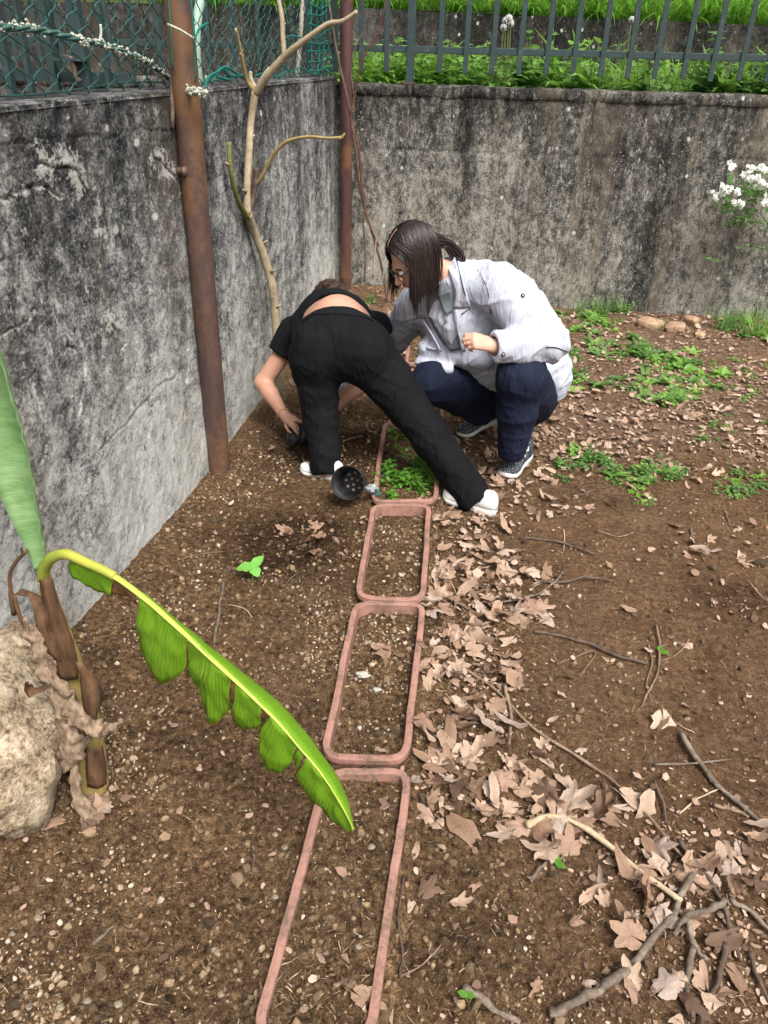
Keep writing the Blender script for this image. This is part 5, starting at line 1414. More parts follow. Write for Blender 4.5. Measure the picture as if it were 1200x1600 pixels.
M_PSTEM = simple_mat('banana_stem', (.24, .17, .055), (.42, .34, .12), 9, .55, .3, .3, (6, 6, 1))
M_SHEATH = simple_mat('brown_sheath', (.035, .019, .012), (.17, .09, .045), 9, .7, .25, .5, (5, 5, .8))
M_DRY = simple_mat('dry_banana_leaf', (.10, .06, .038), (.42, .31, .215), 22, .85, .15, 1.0, (4, 4, 1))
M_GLAU = simple_mat('glaucous_leaf', (.13, .28, .08), (.30, .45, .22), 14, .5, .3, .5, (1, 1, 4))
M_BURN = simple_mat('withered_leaf_edge', (.05, .025, .012), (.22, .12, .05), 25, .8, .15, .6)
bbase = G(145, 1228, 0.0)
ban = thing('banana_plant', 'young banana plant with one drooping torn green leaf and withered brown leaves', 'banana plant', bbase)
BYY = bbase.y
def B(px, py, d=0.0): return at(px, py, BYY + d)
st = [bbase - Vector((0, 0, .05)), bbase + Vector((0, .0, .03)), B(137, 1150, .01), B(120, 1080, .015), B(100, 1010, .02), B(82, 950, .02), B(68, 905, .02)]
branch_mb = MB(); branch(branch_mb, st, [.043, .042, .036, .032, .026, .020, .013], 18, 8, .05)
branch_mb.build('stem', M_PSTEM, ban)
def lin(P, m):
    P = np.array([tuple(p) for p in P]); k = len(P)
    t = np.linspace(0, k - 1, (k - 1) * m + 1)
    return np.stack([np.interp(t, np.arange(k), P[:, i]) for i in range(3)], 1)
def ribbon(rows, name, mat, parent, across=7, crumple=.0, seed=1, bulge=0.0, attrs=None, sub=5, edgefn=None, linear=False, ragged=0.0):
    """surface through rows of (left point, right point)"""
    A = spline([r[0] for r in rows], sub); Bq = lin([r[1] for r in rows], sub) if linear else spline([r[1] for r in rows], sub)
    n = len(A); V = []; al = []; ed = []
    if ragged:
        jj = np.arange(n); wv = ragged * (vn2(jj * .9, 0 * jj, seed) + .6 * vn2(jj * 2.3, 0 * jj, seed + 1)); wu = ragged * (vn2(jj * .8, 0 * jj + 9., seed) + .6 * vn2(jj * 2.1, 0 * jj + 9., seed + 1))
        D = Bq - A; Bq = Bq + D * wv[:, None]; A = A + D * wu[:, None]
    nrm = np.cross(np.gradient(A, axis=0), Bq - A); nrm /= np.linalg.norm(nrm, axis=1)[:, None] + 1e-9
    d = np.linalg.norm(np.diff(A, axis=0), axis=1); s = np.concatenate([[0], np.cumsum(d)])
    for i in range(n):
        for j in range(across):
            t = j / (across - 1)
            w_ = np.linalg.norm(Bq[i] - A[i])
            p = A[i] + (Bq[i] - A[i]) * t + nrm[i] * bulge * w_ * math.sin(math.pi * t)
            V.append(p); al.append(s[i]); ed.append(t)
    V = np.array(V)
    if crumple:
        nr = np.repeat(nrm, across, 0)
        k = crumple * (vn3(V[:, 0] * 45, V[:, 1] * 45, V[:, 2] * 30, seed) + .7 * vn3(V[:, 0] * 110, V[:, 1] * 110, V[:, 2] * 70, seed + 3))
        V = V + nr * k[:, None] + .4 * crumple * np.stack([vn3(V[:, 0] * 40, V[:, 1] * 40, V[:, 2] * 40, seed + q) for q in (5, 6, 7)], 1)
    F = [(i * across + j, i * across + j + 1, (i + 1) * across + j + 1, (i + 1) * across + j) for i in range(n - 1) for j in range(across - 1)]
    o = mesh_obj(name, V, F, mat, parent)
    md = o.modifiers.new('thick', 'SOLIDIFY'); md.thickness = .0012
    add_attr(o, 'along', np.array(al)); add_attr(o, 'edge', np.array(ed) if edgefn is None else edgefn(np.array(al) / max(al), np.array(ed)))
    return o
# drooping leaf: petiole, midrib
mid_px = [(68, 905, .02), (70, 886, .01), (82, 871, .0), (104, 866, -.01), (130, 877, -.02), (180, 901, -.04), (230, 938, -.06), (262, 966, -.08), (295, 996, -.10), (330, 1029, -.12), (366, 1062, -.145), (400, 1094, -.165), (435, 1129, -.185), (470, 1170, -.205), (500, 1206, -.225), (528, 1248, -.245), (553, 1296, -.265)]
Pm = spline([B(a, b, d) for a, b, d in mid_px], 6)
k = len(Pm)
MB().tube(Pm[:31], np.interp(np.arange(31), [0, 12, 30], [.013, .0115, .009]), 12).build('petiole', M_PET, ban)
leaf_root = MB().tube(Pm[28:], np.interp(np.arange(k - 28), [0, 30, k - 29], [.0075, .0048, .0012]), 10, flat=.4).build('leaf_midrib', M_RIB, ban)
def depth_at(px): return np.interp(px, [m_[0] for m_ in mid_px[3:]], [m_[2] for m_ in mid_px[3:]])
def lobe(rows, mat=M_BAN, nm='leaf_blade', hang=.015, bul=-.04):
    R = [(B(a, b, depth_at(a)), B(c, d, depth_at(a) + hang)) for (a, b), (c, d) in rows]
    def ef(al, ed):                       # yellow margins at the torn ends and the outer rim
        endy = 1.12 * np.maximum(np.exp(-al / .035), np.exp(-(1 - al) / .035)) * np.clip(ed * 3, 0, 1)
        return np.clip(np.maximum(ed ** 5 * .9, endy), 0, 1.1)
    return ribbon(R, nm, mat, ban, 9, .005, 3, bul, sub=4, edgefn=ef, linear=True)
lobe([((112, 868), (107, 886)), ((126, 875), (112, 901)), ((140, 882), (130, 914)), ((160, 891), (152, 924)), ((178, 900), (176, 934))])
lobe([((180, 901), (176, 926)), ((190, 907), (192, 932)), ((205, 918), (205, 938)), ((216, 927), (212, 948))], M_BURN)
lobe([((219, 930), (213, 975)), ((228, 938), (213, 992)), ((240, 948), (222, 1022)), ((252, 957), (238, 1056)), ((265, 968), (252, 1071)), ((278, 981), (272, 1062)), ((293, 994), (293, 1043))])
lobe([((294, 995), (295, 1048)), ((304, 1004), (306, 1072)), ((312, 1012), (316, 1094)), ((321, 1021), (322, 1110))])
lobe([((322, 1021), (323, 1112)), ((328, 1027), (327, 1127)), ((338, 1036), (340, 1129)), ((351, 1048), (355, 1114)), ((361, 1057), (361, 1104))])
lobe([((362, 1058), (360, 1086)), ((366, 1062), (362, 1096)), ((369, 1066), (365, 1110))], M_BURN)
lobe([((369, 1066), (363, 1128)), ((381, 1077), (376, 1139)), ((394, 1089), (389, 1141)), ((404, 1099), (401, 1137)), ((411, 1106), (409, 1133))])
lobe([((411, 1106), (402, 1124)), ((416, 1110), (412, 1128)), ((423, 1117), (406, 1138))], M_BURN)
lobe([((424, 1118), (404, 1140)), ((430, 1125), (405, 1178)), ((441, 1136), (418, 1203)), ((451, 1147), (436, 1209)), ((459, 1156), (450, 1198)), ((464, 1162), (457, 1192))])
lobe([((467, 1166), (458, 1182)), ((471, 1171), (463, 1194)), ((475, 1176), (466, 1204))])
lobe([((480, 1182), (462, 1210)), ((492, 1196), (474, 1230)), ((505, 1213), (490, 1252)), ((520, 1236), (508, 1272)), ((535, 1260), (528, 1290)), ((550, 1290), (548, 1299)), ((553, 1296), (552, 1298))])
# far half, folded down behind the midrib
far = [(218, 928, 4), (262, 966, 6), (300, 1000, 8), (340, 1038, 12), (380, 1075, 15), (415, 1108, 17), (450, 1146, 17), (480, 1182, 15), (505, 1213, 13), (528, 1248, 9), (553, 1296, 1)]
ribbon([(B(a, b, depth_at(a)), B(a + w_, b - w_ * .15, depth_at(a) + .006 * w_)) for a, b, w_ in far], 'leaf_blade', M_BAN, ban, 7, .0015, 8, .12, sub=6)
# upright young leaf at the frame edge
up = [((56, 893), (70, 890)), ((36, 850), (63, 842)), ((6, 790), (54, 785)), ((-30, 730), (42, 715)), ((-70, 670), (22, 640)), ((-110, 600), (-2, 562)), ((-150, 520), (-40, 480)), ((-170, 430), (-95, 390)), ((-200, 360), (-170, 340))]
ribbon([(B(*a, .02 - .01 * i), B(*b, .0 - .016 * i)) for i, (a, b) in enumerate(up)], 'young_leaf', M_GLAU, ban, 11, .004, 4, .34)
# withered sheaths and leaves
ribbon([(B(62, 905, -.01), B(80, 900, -.012)), (B(70, 960, -.02), B(98, 955, -.014)), (B(78, 1010, -.026), B(118, 1015, -.016)), (B(90, 1055, -.03), B(122, 1060, -.018))], 'withered_sheath', M_SHEATH, ban, 7, .004, 3, .25)
ribbon([(B(24, 930, -.02), B(40, 925, .0)), (B(50, 938, -.03), B(62, 950, .0)), (B(56, 975, -.04), B(88, 985, -.02)), (B(72, 1020, -.04), B(102, 1030, -.02))], 'withered_sheath', M_SHEATH, ban, 7, .006, 6, .3)
ribbon([(B(120, 1030, -.02), B(130, 1035, -.03)), (B(126, 1070, -.03), B(150, 1060, -.02)), (B(130, 1110, -.035), B(162, 1085, -.02)), (B(132, 1150, -.03), B(150, 1115, -.015))], 'withered_sheath', M_SHEATH, ban, 7, .004, 7, .3)
ribbon([(B(132, 1165, -.035), B(160, 1165, -.02)), (B(134, 1195, -.045), B(165, 1195, -.02)), (B(136, 1228, -.045), B(166, 1222, -.02))], 'withered_sheath', M_SHEATH, ban, 7, .004, 9, .3)
MB().tube(spline([B(22, 960, .0), B(15, 905, .0), B(24, 880, .0), B(42, 860, .0)], 6), [.006] * 4 + [.004] * 15, 7).build('withered_stalk', M_SHEATH, ban)
MB().tube(spline([B(22, 930, .0), B(30, 960, -.01), B(42, 990, -.02)], 6), .0045, 7).build('withered_stalk', M_SHEATH, ban)
ribbon([(B(22, 975, -.05), B(40, 962, -.04)), (B(38, 1000, -.06), B(62, 985, -.04)), (B(55, 1045, -.07), B(84, 1030, -.05)), (B(80, 1095, -.07), B(112, 1080, -.05)), (B(88, 1130, -.07), B(128, 1120, -.05)), (B(92, 1195, -.07), B(120, 1190, -.05))], 'withered_leaf', M_DRY, ban, 11, .014, 11, .25, ragged=.16, sub=7)
ribbon([(B(95, 1110, -.075), B(115, 1085, -.06)), (B(120, 1140, -.09), B(140, 1118, -.06)), (B(150, 1155, -.09), B(165, 1130, -.06)), (B(185, 1140, -.10), B(192, 1128, -.09))], 'withered_leaf', M_DRY, ban, 9, .014, 15, .3, ragged=.16, sub=7)
ribbon([(B(92, 1130, -.08), B(118, 1125, -.06)), (B(95, 1165, -.08), B(135, 1160, -.06)), (B(90, 1200, -.08), B(118, 1196, -.07))], 'withered_leaf', M_DRY, ban, 9, .012, 19, .3, ragged=.16, sub=7)
ribbon([(B(108, 1190, -.08), B(122, 1192, -.07)), (B(112, 1240, -.09), B(130, 1240, -.08)), (B(122, 1272, -.10), B(150, 1268, -.085)), (B(138, 1300, -.115), B(172, 1295, -.10)), (B(185, 1330, -.15), B(200, 1322, -.14))], 'withered_leaf', M_DRY, ban, 9, .010, 23, .25, ragged=.16, sub=7)
ribbon([(B(68, 1078, -.05), B(66, 1070, -.04)), (B(45, 1090, -.06), B(50, 1072, -.05)), (B(38, 1075, -.07), B(44, 1062, -.06))], 'withered_leaf', M_SHEATH, ban, 7, .008, 27, .2, ragged=.16, sub=7)
ribbon([(B(120, 1240, -.05), B(150, 1230, -.02)), (B(100, 1262, -.07), B(140, 1268, -.05)), (B(70, 1275, -.10), B(118, 1292, -.09))], 'withered_leaf', M_DRY, ban, 9, .010, 31, .2, ragged=.16, sub=7)
# ================================================================== PEOPLE
from mathutils.bvhtree import BVHTree
class Field:
    """signed-distance blend of tapered limbs, meshed with surface nets: one continuous skin"""
    def __init__(s, pts, h, pad=.2):
        P = np.array([tuple(p) for p in pts]); s.h = h
        s.lo = P.min(0) - pad; s.n = (np.ceil((P.max(0) + pad - s.lo) / h)).astype(int) + 1
        s.ax = [s.lo[i] + h * np.arange(s.n[i]) for i in range(3)]
        s.F = np.full(tuple(s.n), 1.0, dtype=np.float32)
    def _sl(s, lo, hi):
        a = np.clip(np.floor((np.array(lo) - s.lo) / s.h).astype(int), 0, s.n - 1); b = np.clip(np.ceil((np.array(hi) - s.lo) / s.h).astype(int) + 1, 1, s.n)
        sl = tuple(slice(i, j) for i, j in zip(a, b))
        g = [s.ax[i][sl[i]] for i in range(3)]
        return sl, (g[0][:, None, None], g[1][None, :, None], g[2][None, None, :])
    def _op(s, sl, d, k, op):
        f = s.F[sl]
        if op == 'add':
            h = np.clip(.5 + .5 * (d - f) / k, 0, 1); s.F[sl] = d * (1 - h) + f * h - k * h * (1 - h)
        else:
            d = -d; h = np.clip(.5 - .5 * (d - f) / k, 0, 1); s.F[sl] = d * (1 - h) + f * h + k * h * (1 - h)
        return s
    def cap(s, a, b, ra, rb, k=.03, op='add', flat=None):
        a, b = np.array(tuple(a)), np.array(tuple(b)); m = max(ra, rb) + k + .03
        sl, (x, y, z) = s._sl(np.minimum(a, b) - m, np.maximum(a, b) + m)
        d = b - a; L = d @ d + 1e-12
        t = np.clip(((x - a[0]) * d[0] + (y - a[1]) * d[1] + (z - a[2]) * d[2]) / L, 0, 1)
        q = np.sqrt((x - a[0] - t * d[0]) ** 2 + (y - a[1] - t * d[1]) ** 2 + (z - a[2] - t * d[2]) ** 2) - (ra + (rb - ra) * t)
        return s._op(sl, q.astype(np.float32), k, op)
    def chain(s, pts, rad, k=.03):
        for i in range(len(pts) - 1): s.cap(pts[i], pts[i + 1], rad[i], rad[i + 1], k)
        return s
    def ell(s, c, r, R=None, k=.03, op='add'):
        c = np.array(tuple(c)); r = np.array(r, dtype=float); m = r.max() + k + .03
        sl, (x, y, z) = s._sl(c - m, c + m)
        x, y, z = x - c[0], y - c[1], z - c[2]
        if R is not None:
            R = np.array(R)               # columns are the local axes
            x, y, z = [R[0, i] * x + R[1, i] * y + R[2, i] * z for i in range(3)]
        k0 = np.sqrt((x / r[0]) ** 2 + (y / r[1]) ** 2 + (z / r[2]) ** 2) + 1e-6; k1 = np.sqrt((x / r[0] ** 2) ** 2 + (y / r[1] ** 2) ** 2 + (z / r[2] ** 2) ** 2) + 1e-6
        return s._op(sl, (k0 * (k0 - 1) / k1).astype(np.float32), k, op)
    def cut(s, p, nrm, reach=.25, k=.006):   # remove what lies beyond a plane, locally
        p = np.array(tuple(p)); nrm = np.array(tuple(nrm)); nrm = nrm / np.linalg.norm(nrm)
        sl, (x, y, z) = s._sl(p - reach, p + reach)
        d = -((x - p[0]) * nrm[0] + (y - p[1]) * nrm[1] + (z - p[2]) * nrm[2])
        inside = np.sqrt((x - p[0]) ** 2 + (y - p[1]) ** 2 + (z - p[2]) ** 2) - reach
        return s._op(sl, np.maximum(d, inside).astype(np.float32), k, 'sub')
    def mesh(s, wr=None, smooth=2):
        F = s.F; S = F < 0
        nx_, ny_, nz_ = F.shape
        def sh(A, i, j, k): return A[i:nx_ - 1 + i, j:ny_ - 1 + j, k:nz_ - 1 + k]
        cnt = sum(sh(S, i, j, k).astype(np.int8) for i in (0, 1) for j in (0, 1) for k in (0, 1))
        act = (cnt > 0) & (cnt < 8)
        ci = np.argwhere(act)
        ids = np.full(act.shape, -1, dtype=np.int64); ids[act] = np.arange(len(ci))
        acc = np.zeros((len(ci), 3)); num = np.zeros(len(ci))
        cor = {(i, j, k): F[ci[:, 0] + i, ci[:, 1] + j, ci[:, 2] + k] for i in (0, 1) for j in (0, 1) for k in (0, 1)}
        for a in cor:
            for ax in range(3):
                if a[ax] == 0:
                    b = list(a); b[ax] = 1; b = tuple(b)
                    fa, fb = cor[a], cor[b]; m = (fa < 0) != (fb < 0)
                    t = np.where(m, fa / (fa - fb + 1e-12), 0)
                    p = np.tile(np.array(a, dtype=float), (len(ci), 1)); p[:, ax] += t
                    acc += p * m[:, None]; num += m
        V = s.lo + (ci + acc / num[:, None]) * s.h
        Q = []
        for ax in range(3):
            o = [k for k in range(3) if k != ax]
            A = np.moveaxis(S, ax, 0); I = np.moveaxis(ids, ax, 0)
            e = A[:-1, 1:-1, 1:-1] != A[1:, 1:-1, 1:-1]
            w = np.argwhere(e); i, j, k = w[:, 0], w[:, 1] + 1, w[:, 2] + 1
            q = np.stack([I[i, j - 1, k - 1], I[i, j, k - 1], I[i, j, k], I[i, j - 1, k]], 1)
            fl = A[i, j, k]
            if ax == 1: fl = ~fl
            q[~fl] = q[~fl][:, ::-1]; Q.append(q)
        Q = np.concatenate(Q)
        # light smoothing
        for _ in range(smooth):
            sm = np.zeros_like(V); c = np.zeros(len(V))
            for a, b in ((0, 1), (1, 2), (2, 3), (3, 0)):
                np.add.at(sm, Q[:, a], V[Q[:, b]]); np.add.at(c, Q[:, a], 1)
                np.add.at(sm, Q[:, b], V[Q[:, a]]); np.add.at(c, Q[:, b], 1)
            V = V * .4 + .6 * sm / c[:, None]
        if wr is not None:
            n = np.cross(V[Q[:, 2]] - V[Q[:, 0]], V[Q[:, 3]] - V[Q[:, 1]])
            N = np.zeros_like(V)
            for a in range(4): np.add.at(N, Q[:, a], n)
            N /= np.linalg.norm(N, axis=1)[:, None] + 1e-12
            V = V + N * wr(V)[:, None]
        return V, Q
def fm(field, name, mat, parent, wr=None, smooth=2):
    V, Q = field.mesh(wr, smooth)
    o = mesh_obj(name, V, Q, mat, parent)
    return o, BVHTree.FromPolygons([tuple(v) for v in V], [tuple(q) for q in Q])
def hit(bvh, px, py, off=0.0):
    d = _ray(px, py).normalized(); r = bvh.ray_cast(Vector((0, 0, CAM_H)), d)
    if r[0] is None:
        r = bvh.find_nearest(Vector((0, 0, CAM_H)) + d * 3.2)
    n = r[1]
    if n.dot(d) > 0: n = -n
    return r[0] + n * off
def skin_mat(name, a, b):
    m = NT(name); n = m.noise(18, 4, .6); n2 = m.noise(160, 3, .6)
    c = m.mix(n, a, b)
    m.fin(c, .48, m.bump(n2, .12, .002), .35)
    m.b.inputs['Subsurface Weight'].default_value = .12; m.b.inputs['Subsurface Radius'].default_value = (.012, .005, .003)
    return m.m
M_SKIN_A = skin_mat('skin_a', (.50, .27, .19), (.60, .36, .26)); M_SKIN_B = skin_mat('skin_b', (.44, .22, .15), (.54, .31, .22))
def cloth_mat(name, a, b, weave=900, fold=14, rough=.85, bump=.35, spec=.15, sheen=.0, dist=.012):
    m = NT(name); n = m.noise(fold, 4, .55, None, .8); w_ = m.noise(weave, 2, .5); n3 = m.noise(5, 3)
    c = m.mix(m.ramp(n3, [(.3, 0.), (.7, 1.)]), a, b)
    c = m.mix(m.ramp(w_, [(.4, .25), (.6, 0.)]), c, m.mix(1., c, (.7, .7, .7), 'MULTIPLY'))
    rg = m.noise(1.0, 3, .5, m.map((13, 13, 3.5), rot=(.3, .75, .2)), .6)
    rg = m.math('POWER', m.math('SUBTRACT', 1.0, m.math('ABSOLUTE', m.math('SUBTRACT', m.math('MULTIPLY', rg, 4.0), 2.0))), 3.0, True)
    m.fin(c, rough, m.bump(w_, .15, .001, m.bump(rg, .42, .012, m.bump(n, bump, dist))), spec)
    m.b.inputs['Sheen Weight'].default_value = sheen
    return m.m
M_BLACK = cloth_mat('black_cotton', (.0036, .0036, .0046), (.0065, .0065, .008), bump=.3)
M_BLACK2 = cloth_mat('black_shirt_cotton', (.004, .005, .0065), (.0075, .0085, .0105), bump=.4)
M_NAVY = cloth_mat('navy_denim', (.008, .011, .026), (.014, .019, .040), bump=.3)
M_COAT = cloth_mat('white_coat_cotton', (.45, .47, .545), (.51, .53, .61), fold=9, bump=.3, sheen=.0, dist=.03)
def shirt_mat():
    m = NT('grey_fine_check_shirt')
    ck = m.t.nodes.new('ShaderNodeTexChecker'); m.set(ck.inputs['Vector'], m.co()); ck.inputs['Scale'].default_value = 260
    ck.inputs[1].default_value = (.08, .095, .11, 1); ck.inputs[2].default_value = (.24, .28, .31, 1)
    return m.fin(ck.outputs[0], .85, m.bump(m.noise(20, 3), .3, .006), .2)
M_SHIRT = shirt_mat()
M_DARKTRIM = simple_mat('dark_trim', (.01, .012, .02), (.02, .024, .035), 30, .5, .4, .1)
M_GOLD = NT('gold').fin((.75, .5, .22), .3, None, .5, 1.0)
def hair_mat(name, a, b):
    m = NT(name)
    n = m.noise(6, 4, .6, m.map((30, 30, 2))); c = m.mix(m.ramp(n, [(.35, 0.), (.7, 1.)]), a, b)
    return m.fin(c, .42, m.bump(m.noise(8, 3, .6, m.map((60, 60, 3))), .25, .003), .5)
M_HAIR = hair_mat('dark_brown_hair', (.007, .0045, .004), (.026, .013, .010)); M_HAIR2 = hair_mat('brown_hair', (.03, .016, .010), (.075, .042, .026))

def frame(x, z):                          # columns: along, across, back-of-hand
    x = Vector(x).normalized(); z = Vector(z); z = (z - x * z.dot(x)).normalized(); y = z.cross(x)
    return Matrix((x, y, z)).transposed()
def add_hand(f, wrist, R, sc, curls, thumb, spread=.0, side=1):
    """palm with four unequal fingers and a thumb leaving the side of the palm near its base"""
    W = Vector(wrist)
    def L(x, y, z): return W + R @ Vector((x * sc, side * y * sc, z * sc))
    for i, yy in enumerate((.027, .009, -.009, -.026)):
        kx = (.086, .090, .086, .078)[i]
        f.cap(L(.004, yy * .55, 0), L(kx, yy, .002), .015 * sc, .0115 * sc, .010)
        p = Vector((kx, yy, .002)); a = 0.0
        ln = [(.040, .025, .020), (.045, .028, .021), (.041, .026, .020), (.032, .020, .017)][i]
        for j in range(3):
            a += curls[i][j]
            q = p + Vector((math.cos(a) * ln[j], spread * (1.5 - i) * ln[j], -math.sin(a) * ln[j]))
            f.cap(L(*p), L(*q), (.0098, .0088, .0080)[j] * sc, (.0088, .0080, .0068)[j] * sc, .003)
            p = q
    p = Vector((.022, .026, -.006))
    f.cap(L(.01, .012, -.004), L(*p), .015 * sc, .013 * sc, .012)
    for j, (dx, dy, dz) in enumerate(thumb):
        q = p + Vector((dx, dy, dz)); f.cap(L(*p), L(*q), (.0125, .0105, .009)[j] * sc, (.0105, .009, .0075)[j] * sc, .004); p = q

def shoe(parent, loc, heading, pitch, L, mats, lace=True, tongue=True, name='shoe', roll=0.0, accent=None):
    """trainer: sole, upper, tongue, laces"""
    R = np.array(Matrix.Rotation(math.atan2(heading[1], heading[0]), 3, 'Z') @ Matrix.Rotation(-pitch, 3, 'Y') @ Matrix.Rotation(roll, 3, 'X'))
    sole_m, up_m, lace_m = mats
    ts = np.linspace(0, 1, 26)
    wid = np.interp(ts, [0, .04, .15, .35, .5, .7, .85, .95, 1], [.012, .024, .033, .033, .034, .044, .042, .030, .008]) * L / .26
    off = np.interp(ts, [0, .3, .6, .85, 1], [0, 0, .003, .008, .004])
    toe = .012 * np.clip((ts - .8) / .2, 0, 1) ** 2
    def put(v): return v @ R.T + np.array(tuple(loc))
    def loft(rows, nm, mat, par=parent):
        n = len(rows[0]); V = np.concatenate(rows); k = len(rows)
        F = [(i * n + j, i * n + (j + 1) % n, (i + 1) * n + (j + 1) % n, (i + 1) * n + j) for i in range(k - 1) for j in range(n)]
        F += [tuple(range(n - 1, -1, -1)), tuple((k - 1) * n + j for j in range(n))]
        return mesh_obj(nm, put(V), F, mat, par)
    rows = []
    th = np.interp(ts, [0, .3, .6, 1], [.034, .030, .022, .020]) * L / .26
    for i, t in enumerate(ts):
        w = wid[i] * 1.07; h = th[i]
        rows.append(np.array([(t * L, off[i] + w * c, toe[i] + h * z) for c, z in ((-.9, 0), (-1, .25), (-1, .8), (-.93, 1), (.93, 1), (1, .8), (1, .25), (.9, 0))]))
    so = loft(rows, name, sole_m)
    hgt = np.interp(ts, [0, .05, .12, .3, .45, .62, .8, .93, 1], [.055, .080, .088, .080, .074, .056, .040, .028, .008]) * L / .26
    rows = []
    for i, t in enumerate(ts):
        a = np.linspace(0, math.pi, 13); e = .75
        y = np.sign(np.cos(a)) * np.abs(np.cos(a)) ** e * wid[i]; z = np.sin(a) ** .8 * hgt[i] + th[i] * .8 + toe[i]
        rows.append(np.stack([np.full(13, t * L), off[i] + y, z], 1))
    loft(rows, 'shoe_upper', up_m, so)
    def top(t, s): return np.array([t * L, np.interp(t, ts, off) + s * np.interp(t, ts, wid) * .62, np.interp(t, ts, hgt) * .93 + np.interp(t, ts, th) * .8 + .002 - .004 * abs(s)])
    if tongue:
        V = []
        for t in (.36, .42, .5, .6): V += [top(t, -.5) + [0, 0, .008 + .02 * (.42 - t) / .1 * (t < .43)], top(t, 0) + [0, 0, .010 + .02 * (.42 - t) / .1 * (t < .43)], top(t, .5) + [0, 0, .008 + .02 * (.42 - t) / .1 * (t < .43)]]
        o = mesh_obj('tongue', put(np.array(V)), [(i * 3 + j, i * 3 + j + 1, i * 3 + j + 4, i * 3 + j + 3) for i in range(3) for j in (0, 1)], accent or up_m, so)
        o.modifiers.new('t', 'SOLIDIFY').thickness = .004
    if lace:
        for i in range(5):
            t = .42 + .055 * i
            for s in (1, -1):
                P = [put((top(t, s * 1.0) + [0, 0, .0])[None])[0], put((top(t + .02, 0) + [0, 0, .012])[None])[0], put((top(t + .045, -s * 1.0))[None])[0]]
                MB().tube(spline(P, 4), .0028, 6).build('lace', lace_m, so)
        for s in (1, -1):
            P = [top(.42, 0) + [0, 0, .012], top(.40, s * .9) + [-.005, s * .008, .016], top(.45, s * 1.3) + [0, s * .014, .004], top(.47, s * .4) + [0, s * .004, .014], top(.42, 0) + [0, 0, .014]]
            MB().tube(spline([put(p[None])[0] for p in P], 5), .0026, 6).build('lace', lace_m, so)
            P = [top(.42, 0) + [0, 0, .012], top(.5, s * .8) + [0, s * .008, .012], top(.55, s * 1.3) + [0, s * .014, -.004]]
            MB().tube(spline([put(p[None])[0] for p in P], 5), .0026, 6).build('lace', lace_m, so)
    return so
M_SOLE = simple_mat('white_rubber', (.62, .60, .55), (.74, .73, .70), 25, .6, .3, .1)
M_LACE = simple_mat('white_lace', (.7, .7, .68), (.8, .8, .78), 60, .8, .2, .2)
M_WSHOE = simple_mat('white_leather', (.66, .65, .63), (.76, .75, .74), 20, .5, .35, .15)
M_PINK = simple_mat('pink_trim', (.6, .28, .36), (.7, .4, .48), 20, .5, .3, .1)
def glitter():
    m = NT('navy_glitter_knit'); v = m.vor(420, out='Color'); s = m.sep(v, 0)
    c = m.mix(m.ramp(s, [(.86, 0.), (.93, 1.)]), m.mix(m.noise(30), (.010, .012, .020), (.028, .031, .042)), (.42, .44, .48))
    return m.fin(c, .6, m.bump(m.noise(200, 3), .4, .003), .4)
M_GLIT = glitter()
M_GREYSUEDE = simple_mat('grey_suede', (.05, .052, .058), (.09, .092, .10), 40, .9, .2, .3)

# ------------------------------------------------------------------ girl bending over, seen from behind
g_an = {'L': gz(507, 742), 'R': gz(742, 795)}
girl = thing('person', 'person in black T-shirt and black trousers bending over with feet apart', 'person', (g_an['L'] + g_an['R']) / 2)
hipL, kneeL, ankL = at(494, 562, 3.02), at(502, 655, 2.97), at(509, 735, 2.885)
hipR, kneeR, ankR = at(588, 572, 3.02), at(673, 682, 2.88), at(743, 780, 2.735)
pel, waist = at(531, 540, 3.05), at(528, 505, 3.17)
chest, upb = at(518, 509, 3.36), at(512, 505, 3.50)
shL, elL, wrL = at(462, 522, 3.45), at(411, 598, 3.36), at(443, 647, 3.22)
shR, elR, wrR = at(578, 515, 3.47), at(596, 574, 3.46), at(506, 650, 3.27)
hd = at(516, 470, 3.66)
f = Field([hipL, ankL, ankR, elL, wrL, hd, shR, pel, upb], .006, .26)
f.ell(pel, (.15, .12, .13)).cap(pel, waist, .125, .115).cap(waist, chest, .112, .118).cap(chest, upb, .118, .10)
f.ell(at(528, 474, 3.19) - Vector((0, 0, .10)), (.155, .15, .10), k=.03).ell(at(525, 467, 3.27) - Vector((0, 0, .10)), (.150, .15, .10), k=.03)
f.chain([hipL, kneeL, ankL], [.085, .055, .035]).chain([hipR, kneeR, ankR], [.085, .055, .035])
f.cap(upb, hd, .05, .05).ell(hd + Vector((0, .02, -.02)), (.078, .098, .09))
f.cap(upb, shL, .075, .056).cap(upb, shR, .075, .056)
f.chain([shL, elL], [.050, .040], .02).chain([elL, elL + (wrL - elL) * .35, wrL], [.041, .039, .026], .015)
f.chain([shR, elR], [.050, .040], .02).chain([elR, elR + (wrR - elR) * .35, wrR], [.041, .039, .026], .015)
potc = at(484, 684, 3.16)
dL = (at(474, 672, 3.15) - wrL)
add_hand(f, wrL + dL.normalized() * .01, frame(dL, (-.45, -.5, .75)), .80, [(.35, .5, .4), (.45, .6, .5), (.55, .65, .5), (.6, .7, .5)], [(.02, .022, -.012), (.024, .010, -.012), (.020, .0, -.008)], .12, -1)
dR = (at(498, 676, 3.22) - wrR)
add_hand(f, wrR, frame(dR, (.4, -.3, .8)), .80, [(.4, .5, .4)] * 4, [(.02, .02, -.01), (.024, .01, -.01), (.018, 0, -.01)], .1)
fm(f, 'body', M_SKIN_B, girl)
